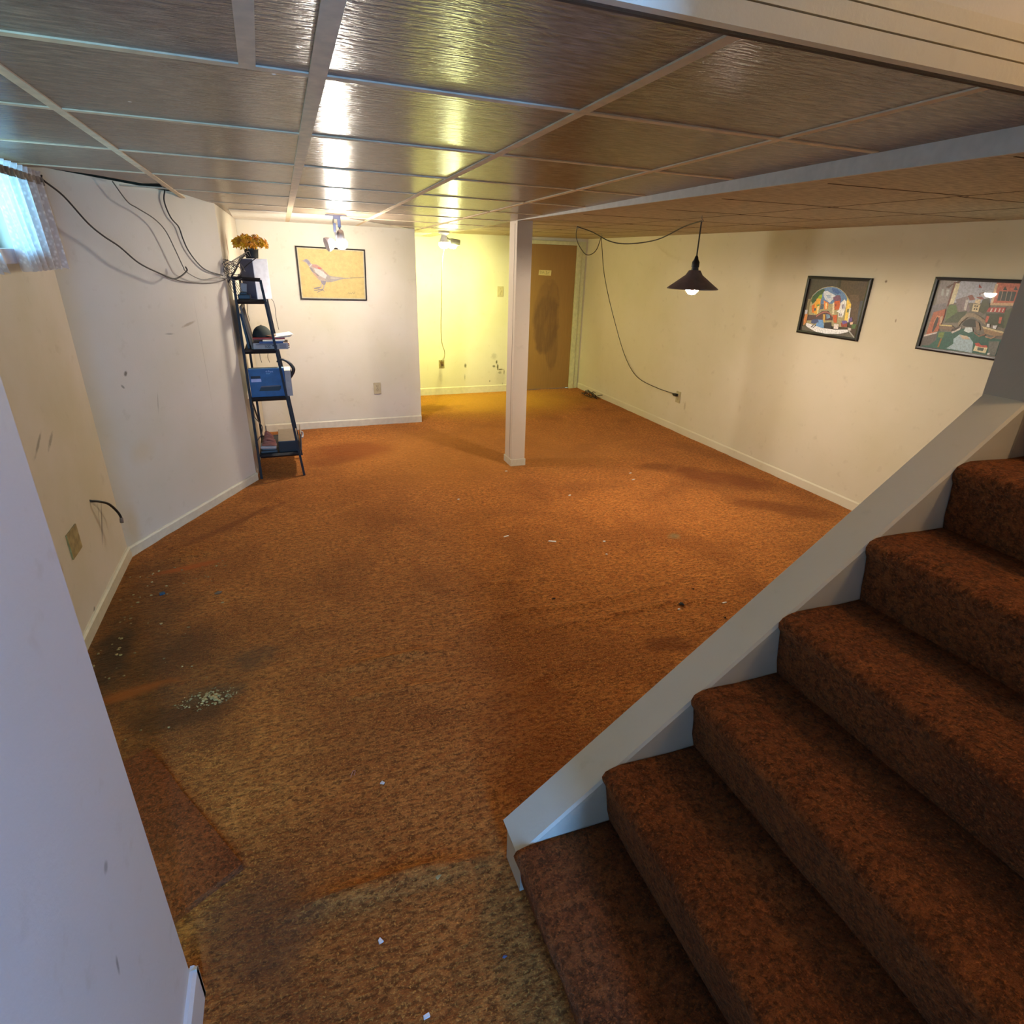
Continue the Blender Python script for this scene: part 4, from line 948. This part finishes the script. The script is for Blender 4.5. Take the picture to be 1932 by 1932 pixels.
b.lathe([(r, h) for r, h in prof[:-1]]+[(0.001, .075)], (-.168, 4.78, z+.078), 28); b.build('crown', plain('dark_green_cloth', (42, 48, 42), .85), cap, True)
b = MB(); b.lathe([(0, 0), (.006, .001), (.005, .004), (0, .005)], (-.168, 4.78, z+.152), 12); b.build('button', plain('cap_button', (32, 36, 34), .8), cap)
b = MB(); vis = []
for i in range(13):
    a = -PI/2*.8+i*PI*.8/12
    vis.append((Vector((-.168+.062*math.cos(a), 4.78+.062*math.sin(a), z+.092)), Vector((-.168+.115*math.cos(a*.8), 4.78+.085*math.sin(a*.8), z+.082))))
up_ = [b.bm.verts.new(p) for p, _ in vis]; ou = [b.bm.verts.new(q) for _, q in vis]
for i in range(12): b.bm.faces.new((up_[i], up_[i+1], ou[i+1], ou[i]))
r = bmesh.ops.extrude_face_region(b.bm, geom=list(b.bm.faces))
for v in [g_ for g_ in r['geom'] if isinstance(g_, bmesh.types.BMVert)]: v.co.z -= .003
b.build('visor', plain('cap_visor', (92, 66, 44), .8), cap)
# wooden picture frame leaning at the left, dark board behind it
def lean_frame(y0, y1, x0, z0, x1, z1_, fw, mat, name, lab, cat, inner):
    # stands on z0 at x0 and leans back to x1 at z1_
    t0, t1 = Vector((x0, 0, z0)), Vector((x1, 0, z1_)); d = (t1-t0).normalized(); L = (t1-t0).length; n = Vector((d.z, 0, -d.x))
    def P3(u, v, k): return Vector((x0, y0+(y1-y0)*u, z0))+d*(v*L)+n*k
    b = MB(); fu, fv = fw/(y1-y0), fw/L
    outs = [(0, 0), (1, 0), (1, 1), (0, 1)]; ins = [(fu, fv), (1-fu, fv), (1-fu, 1-fv), (fu, 1-fv)]
    rg = [[b.bm.verts.new(P3(u, v, k)) for u, v in L_] for L_, k in ((outs, 0), (outs, .014), (ins, .012), (ins, .003), (ins, 0))]
    for A, B in zip(rg, rg[1:]+rg[:1]):
        for j in range(4): b.bm.faces.new((A[j], A[(j+1) % 4], B[(j+1) % 4], B[j]))
    o = b.build(name, mat); tag(o, lab, cat)
    b = MB(); b.poly([P3(u, v, .004) for u, v in ins], .002, n); b.build('backing_board', inner, o); return o
lean_frame(4.66, 4.98, -.244, SZ[1]+.001, -.286, SZ[1]+.29, .02, m_bronze, 'photo_frame', 'brown picture frame leaning against the wall on the second shelf', 'frame', m_dark)
lean_frame(4.70, 5.08, -.272, SZ[1]+.001, -.294, SZ[1]+.24, .016, m_blackp, 'photo_frame', 'black frame tucked behind the brown leaning frame', 'frame', m_card)
# third level: blue boxed switch, grey carton, headphones loop
z = SZ[2]
bx = empty('network_box', (-.15, 4.66, z)); tag(bx, 'blue carton with a black device pictured on its front, third shelf', 'box')
x0b, x1b, yb0 = -.292, -.050, 4.650
MB().box((x0b, yb0, z), (x1b, yb0+.055, z+.205), .002).build('carton', m_blue, bx)
MB().box((x0b, yb0+.001, z+.204), (x1b, yb0+.054, z+.207)).build('lid', m_bluelt, bx)
yq = yb0-.0006
b = MB(); b.box((-.280, yq, z+.138), (-.215, yq+.0005, z+.155)); b.build('dark_panel', m_ink, bx)
b = MB(); b.box((-.280, yq, z+.112), (-.212, yq+.0005, z+.134)); b.build('label_panel', m_lav, bx)
txt('4-Port', (-.176, yq, z+.178), .020, m_lav, bx); txt('Switch', (-.174, yq, z+.166), .011, m_bluelt, bx)
b = MB(); b.poly([(-.236, yq, z+.045), (-.220, yq, z+.076), (-.090, yq, z+.080), (-.082, yq, z+.078), (-.084, yq, z+.060), (-.098, yq, z+.044)], .0004, (0, 1, 0)); b.build('device_picture', m_blackp, bx)
b = MB(); b.poly([(-.228, yq-.0002, z+.073), (-.215, yq-.0002, z+.082), (-.088, yq-.0002, z+.084), (-.090, yq-.0002, z+.077)], .0002, (0, 1, 0)); b.build('device_top', plain('grey_print_top', (104, 98, 104), .6), bx)
o = MB().box((-.048, 4.655, z-.0), (-.006, 4.83, z+.185), .002).build('carton', m_card); tag(o, 'tall grey cardboard box standing behind the blue carton', 'box')
MB().box((-.0475, 4.656, z+.1855), (-.0065, 4.829, z+.1865)).build('top_flap', m_paper, o)
b = MB(); L = [on_y(x_, y_, 4.86) for x_, y_ in ((522, 683), (528, 678), (538, 680), (548, 687), (554, 697), (550, 708), (545, 715), (548, 706), (549, 697))]
b.tube(L, [.004, .008, .009, .012, .013, .012, .010, .007, .003], 10); o = b.build('headphone_band', m_blackp, shade=True); tag(o, 'curved black strap looped over the grey box', 'strap')
# bottom level
z = SZ[3]
o = MB().box((-.155, 4.66, z), (-.012, 5.02, z+.088), .004).build('disc_player', m_blackp); tag(o, 'boxy black device with brown top on the lowest shelf', 'device')
MB().box((-.153, 4.662, z+.088), (-.014, 5.018, z+.0895)).build('top_cover', m_brownbox, o)
o = MB().box((.006, 4.70, z), (.014, 5.0, z+.125), .002, Matrix.Rotation(.06, 3, 'Y')).build('brown_folder', m_brownbox); tag(o, 'brown folder upright beside the black device', 'folder')
b = MB()
for i in range(7):
    b.tube([(-.268+.006*i, 4.665+.012*(i%3), z+.066+i*.013), (-.225, 4.652+.012*(i%3), z+.078+i*.015), (-.170-.004*i, 4.665+.012*(i%3), z+.064+i*.012)], [.012, .014, .011], 8)
o = b.build('folded_cloth', m_cloth, shade=True); tag(o, 'brown and white folded cloth at the left of the lowest shelf', 'cloth')
b = MB(); b.box((-.288, 4.648, z), (-.165, 4.78, z+.024), .008); b.box((-.28, 4.65, z+.020), (-.172, 4.76, z+.038), .006, Matrix.Rotation(.06, 3, 'Y')); 
o = b.build('folded_bag', m_blackp, weld=False); tag(o, 'black folded bag under the brown cloth', 'bag')
b = MB(); b.box((-.284, 4.648, z+.040), (-.172, 4.75, z+.062), .007, Matrix.Rotation(.06, 3, 'Y')); o = b.build('folded_shirt', m_card); tag(o, 'grey white folded fabric between the bag and cloth', 'cloth')
b = MB(); b.tube([(.01, 5.03, z+.06), (.028, 5.05, z+.045), (.03, 5.05, z+.02), (.022, 5.03, z+.004)], .008, 8); o = b.build('cable_coil', m_cord_pale); tag(o, 'pale coiled cable hanging off the lowest shelf end', 'cable')

# ------------------------------------------------------------------ cables
def cable(name, pts, r, mat, label, cat='cable', group=None):
    o = MB().tube(pts, r, 8).build(name, mat, shade=True); tag(o, label, cat, group); return o
cable('wall_cable', [on_d(*p, .055) for p in ((78, 330), (82, 340), (120, 370), (165, 420), (195, 445), (225, 465), (262, 496), (300, 515), (330, 526), (352, 512), (350, 503))], .0042, m_cord, 'long dark cable swooping from the curtain to the shelf', group='loose cables on the angled wall')
cable('wall_cable', [on_d(*p, .012) for p in ((311, 357), (310, 380), (322, 410), (337, 428), (345, 450), (355, 472), (372, 495), (390, 510), (420, 520))], .0038, m_cord, 'dark cable dropping out of the ceiling gap near the shelf', group='loose cables on the angled wall')
cable('wall_cable', [on_d(*p, .035) for p in ((212, 342), (240, 380), (258, 392), (290, 412), (312, 435), (330, 470), (345, 502), (352, 513), (380, 527), (410, 524), (426, 526))], .0030, m_cord_grey, 'thin grey cable between the two dark cables', group='loose cables on the angled wall')
cable('wall_cable', [on_d(*p, .010) for p in ((300, 515), (340, 530), (380, 534), (405, 533), (425, 528))], .0032, m_cord_grey, 'grey cable running level into the shelf top', group='loose cables on the angled wall')
b = MB(); rnd = random.Random(11)
cc = Vector((-.32, 4.60, 1.475))
for i in range(9):
    r0 = rnd.uniform(.025, .065); a0 = rnd.uniform(0, 2*PI); tilt = rnd.uniform(-.5, .5); c = cc+Vector((rnd.uniform(-.05, .08), rnd.uniform(-.03, .06), rnd.uniform(-.005, .06)))
    b.tube([c+Vector((r0*math.cos(a0+t*.9), .6*r0*tilt*math.sin(t), r0*.9*math.sin(a0+t*.9))) for t in range(7)], .0022, 6, n=4)
for i in range(6):
    b.tube([cc+Vector((-.03+.01*i, .0, .0)), cc+Vector((.03+.02*i, .08, .07+.012*i)), cc+Vector((.10+.01*i, .18, .10))], .0022, 6)
    b.tube([cc+Vector((-.01, .02, -.01)), cc+Vector((.012*i-.01, .06, -.08)), cc+Vector((.03+.01*i, .08, -.165))], .002, 6)
o = b.build('cable_tangle', m_cord_grey, shade=True, weld=False); tag(o, 'tangle of thin grey cables at the top corner of the shelf', 'cables', kind='stuff')
b = MB(); b.tube([on_y(*p, 4.74) for p in ((425, 540), (435, 525), (445, 508), (452, 492), (462, 480))], .006, 8); o = b.build('adapter_lead', m_cord, shade=True); tag(o, 'thick dark lead rising to the flower pot', 'cable')
b = MB(); b.tube([on_y(*p, 4.70) for p in ((483, 487), (470, 497), (458, 508), (452, 520), (450, 526))], .003, 8); o = b.build('adapter_lead', m_cord, shade=True); tag(o, 'thin dark lead curving across the white box', 'cable')
cable('hanging_lead', [on_y(*p, 5.1) for p in ((504, 560), (514, 566), (519, 580), (521, 600), (526, 622))], .0022, m_cord_grey, 'grey lead hanging right of the shelf front legs')
cable('hanging_lead', [on_y(*p, 5.2) for p in ((466, 569), (467, 590), (471, 606))], .002, m_cord, 'short dark lead hanging behind the cap')
cable('hanging_lead', [on_y(*p, 5.2) for p in ((488, 655), (491, 675), (494, 684))], .002, m_cord, 'dark straight lead hanging above the blue carton')
cable('hanging_lead', [on_y(*p, 5.2) for p in ((509, 655), (505, 672), (509, 684))], .002, m_cord_grey, 'grey curved lead hanging above the blue carton')
cable('hanging_lead', [on_y(*p, 4.9) for p in ((478, 770), (480, 786), (489, 797), (495, 806), (493, 820), (484, 835), (484, 850), (490, 858))], .0035, m_cord_grey, 'grey lead falling onto the folded cloth')
stub = on_x(170, 945, XW)
cable('coaxial_stub', [stub+Vector((-.01, 0, .006)), stub+Vector((.006, 0, -.002)), on_x(185, 946, -.955), on_x(205, 951, -.93), on_x(222, 966, -.915), on_x(229, 978, -.91), on_x(230, 985, -.908)], .006, m_blackp, 'short black cable poking out of the window wall')
MB().tube([on_x(229, 978, -.91), on_x(230, 986, -.908)], .009, smooth=False).build('connector', m_steel, bpy.data.objects['coaxial_stub'])
# coil of wire at the far right corner
b = MB(); rnd = random.Random(3)
for i in range(8):
    c = Vector((3.60+rnd.uniform(-.03, .04), 6.55+rnd.uniform(-.25, .3), .03)); r0 = rnd.uniform(.05, .11)
    b.tube([c+Vector((.35*r0*math.cos(t), r0*math.sin(t), max(-.018, .04*math.sin(t*.8+i)))) for t in range(7)], .004, 6, n=4)
o = b.build('wire_pile', m_cord, shade=True, weld=False); tag(o, 'untidy coil of dark wire on the carpet by the far corner', 'cables', kind='stuff')

# ------------------------------------------------------------------ litter on the carpet
m_crumb = plain('plaster_crumb', (190, 158, 100), .9, var=.3)
rnd = random.Random(8); b = MB(); c0_ = Vector((*S(402, 1316), 0))
for i in range(150):
    a = rnd.uniform(0, 2*PI); rr = rnd.random()**.7
    p = c0_+Vector((rr*.11*math.cos(a)-.02*rr, rr*.065*math.sin(a), 0)); s_ = rnd.uniform(.002, .007)*(1.3-rr)
    r = bmesh.ops.create_icosphere(b.bm, subdivisions=1, radius=s_)
    for v in r['verts']: v.co = Vector((v.co.x*rnd.uniform(.6, 1.8), v.co.y*rnd.uniform(.6, 1.5), v.co.z*.8))+p+Vector((0, 0, fz(p.x, p.y)+s_*.5))
o = b.build('debris_pile', m_crumb, weld=False); tag(o, 'small heap of tan plaster crumbs on the carpet near the left wall', 'debris', kind='stuff')
b = MB()
for i in range(90):
    x_, y_ = rnd.uniform(-.93, -.45), rnd.uniform(1.9, 3.3)
    if rnd.random() < .4: x_ = rnd.uniform(-.93, -.82)
    s_ = rnd.uniform(.002, .006); r = bmesh.ops.create_icosphere(b.bm, subdivisions=1, radius=s_)
    for v in r['verts']: v.co = Vector((v.co.x*rnd.uniform(.6, 1.9), v.co.y*rnd.uniform(.6, 1.6), v.co.z*.7))+Vector((x_, y_, fz(x_, y_)+s_*.4))
o = b.build('scattered_crumbs', m_crumb, weld=False); tag(o, 'scattered grit along the dirty carpet edge by the window wall', 'debris', kind='stuff')
def chip(px, py, l, wd, ang, mat, name, label, h=.004):
    x_, y_ = S(px, py); zz = fz(x_, y_)
    b = MB(); b.box((x_-l/2, y_-wd/2, zz-.001), (x_+l/2, y_+wd/2, zz+h), min(l, wd, h)*.25, Matrix.Rotation(ang, 3, 'Z'))
    for v in b.bm.verts: v.co += Vector((noise.noise(v.co*90), noise.noise(v.co*90+Vector((3, 3, 3))), 0))*min(wd, .01)*.35
    if name == 'lint_lump':
        b.bm.free(); b = MB(); r = bmesh.ops.create_icosphere(b.bm, subdivisions=3, radius=1)
        for v in r['verts']:
            k = .75+.6*noise.noise(v.co*1.7+Vector((px, py, 0))); q = Vector((v.co.x*l/2*k, v.co.y*wd/2*k, v.co.z*h*.6*k)); q = Matrix.Rotation(ang, 3, 'Z') @ q
            v.co = Vector((x_, y_, zz+h*.35))+q
    o = b.build(name, mat); tag(o, label, 'litter', 'bits of litter on the carpet'); return o
m_bit = plain('white_scrap', (226, 218, 206), .8)
chip(955, 1012, .038, .008, .3, m_bit, 'paper_scrap', 'thin white scrap on the middle of the carpet, nearer the column')
chip(1042, 1021, .048, .012, -.5, m_bit, 'paper_scrap', 'largest white sliver in mid carpet in front of the column')
chip(1140, 1022, .014, .012, 0, m_bit, 'paper_scrap', 'small white bit right of the white sliver')
chip(1144, 1046, .010, .010, 0, m_bit, 'paper_scrap', 'tiny pale bit just in front of the small white one')
chip(718, 1775, .010, .012, .4, m_bit, 'paper_scrap', 'white pebble like bit on the carpet left of the bottom step')
chip(805, 1919, .012, .009, .2, m_bit, 'paper_scrap', 'white bit at the bottom edge of the picture', )
chip(722, 1477, .010, .012, .8, m_bit, 'paper_scrap', 'off white bit left of the lower end of the stair wall')
chip(1367, 1138, .024, .007, 0, m_bit, 'paper_scrap', 'pale sliver close to the sloped cap')
chip(1281, 1150, .012, .010, .3, m_bit, 'paper_scrap', 'white crumb beside the grey lump')
chip(1189, 893, .02, .012, .3, m_bit, 'paper_scrap', 'pale scrap on the carpet right of the post, farther away')
chip(1195, 905, .03, .008, .3, m_bit, 'paper_scrap', 'thin pale scrap on the carpet right of the post, nearer one')
chip(955, 889, .02, .010, .0, m_bit, 'paper_scrap', 'pale scrap right in front of the post base')
chip(1075, 935, .02, .010, .5, m_bit, 'paper_scrap', 'pale speck between the post and the right wall')
chip(865, 943, .016, .010, .5, m_bit, 'paper_scrap', 'pale speck left of and in front of the post')
chip(828, 1658, .016, .008, .6, plain('tan_scrap', (188, 160, 100), .8), 'paper_scrap', 'tan crumb just beyond the big carpet wrinkle')
chip(1285, 1142, .034, .022, -.8, plain('grey_lint', (62, 62, 58), .9), 'lint_lump', 'dark grey lump on the carpet near the sloped cap', .014)
chip(1308, 1112, .016, .008, .3, plain('black_scrap', (26, 20, 18), .9), 'lint_lump', 'small black scrap beyond the grey lump', .006)
chip(1368, 1166, .012, .012, .3, plain('black_scrap', (26, 20, 18), .9), 'lint_lump', 'black crumb against the edge of the sloped cap', .008)
chip(1045, 1130, .03, .012, .2, plain('brown_scrap', (60, 34, 20), .9), 'lint_lump', 'dark brown scrap in the middle of the carpet', .006)
chip(306, 1122, .026, .020, .3, plain('blue_scrap', (40, 66, 84), .6), 'bottle_cap', 'small blue cap on the dirty carpet near the left wall', .010)
chip(412, 1120, .045, .03, .2, plain('grey_lint2', (108, 88, 66), .95), 'lint_lump', 'grey brown fluff on the carpet below the shelf side', .01)
chip(952, 1805, .014, .010, .2, plain('blue_grey_scrap', (96, 96, 116), .8), 'lint_lump', 'blue grey thread scrap beside the bottom step', .004)
b = MB(); x_, y_ = S(668, 1461); zz = fz(x_, y_)+.004
b.tube([(x_-.012, y_-.012, zz), (x_-.006, y_+.004, zz), (x_+.000, y_+.014, zz), (x_+.005, y_+.010, zz), (x_+.000, y_-.006, zz)], .0012, 6)
o = b.build('paper_clip', plain('clip_wire', (190, 130, 110), .4)); tag(o, 'bent pinkish clip lying on the open carpet', 'clip')
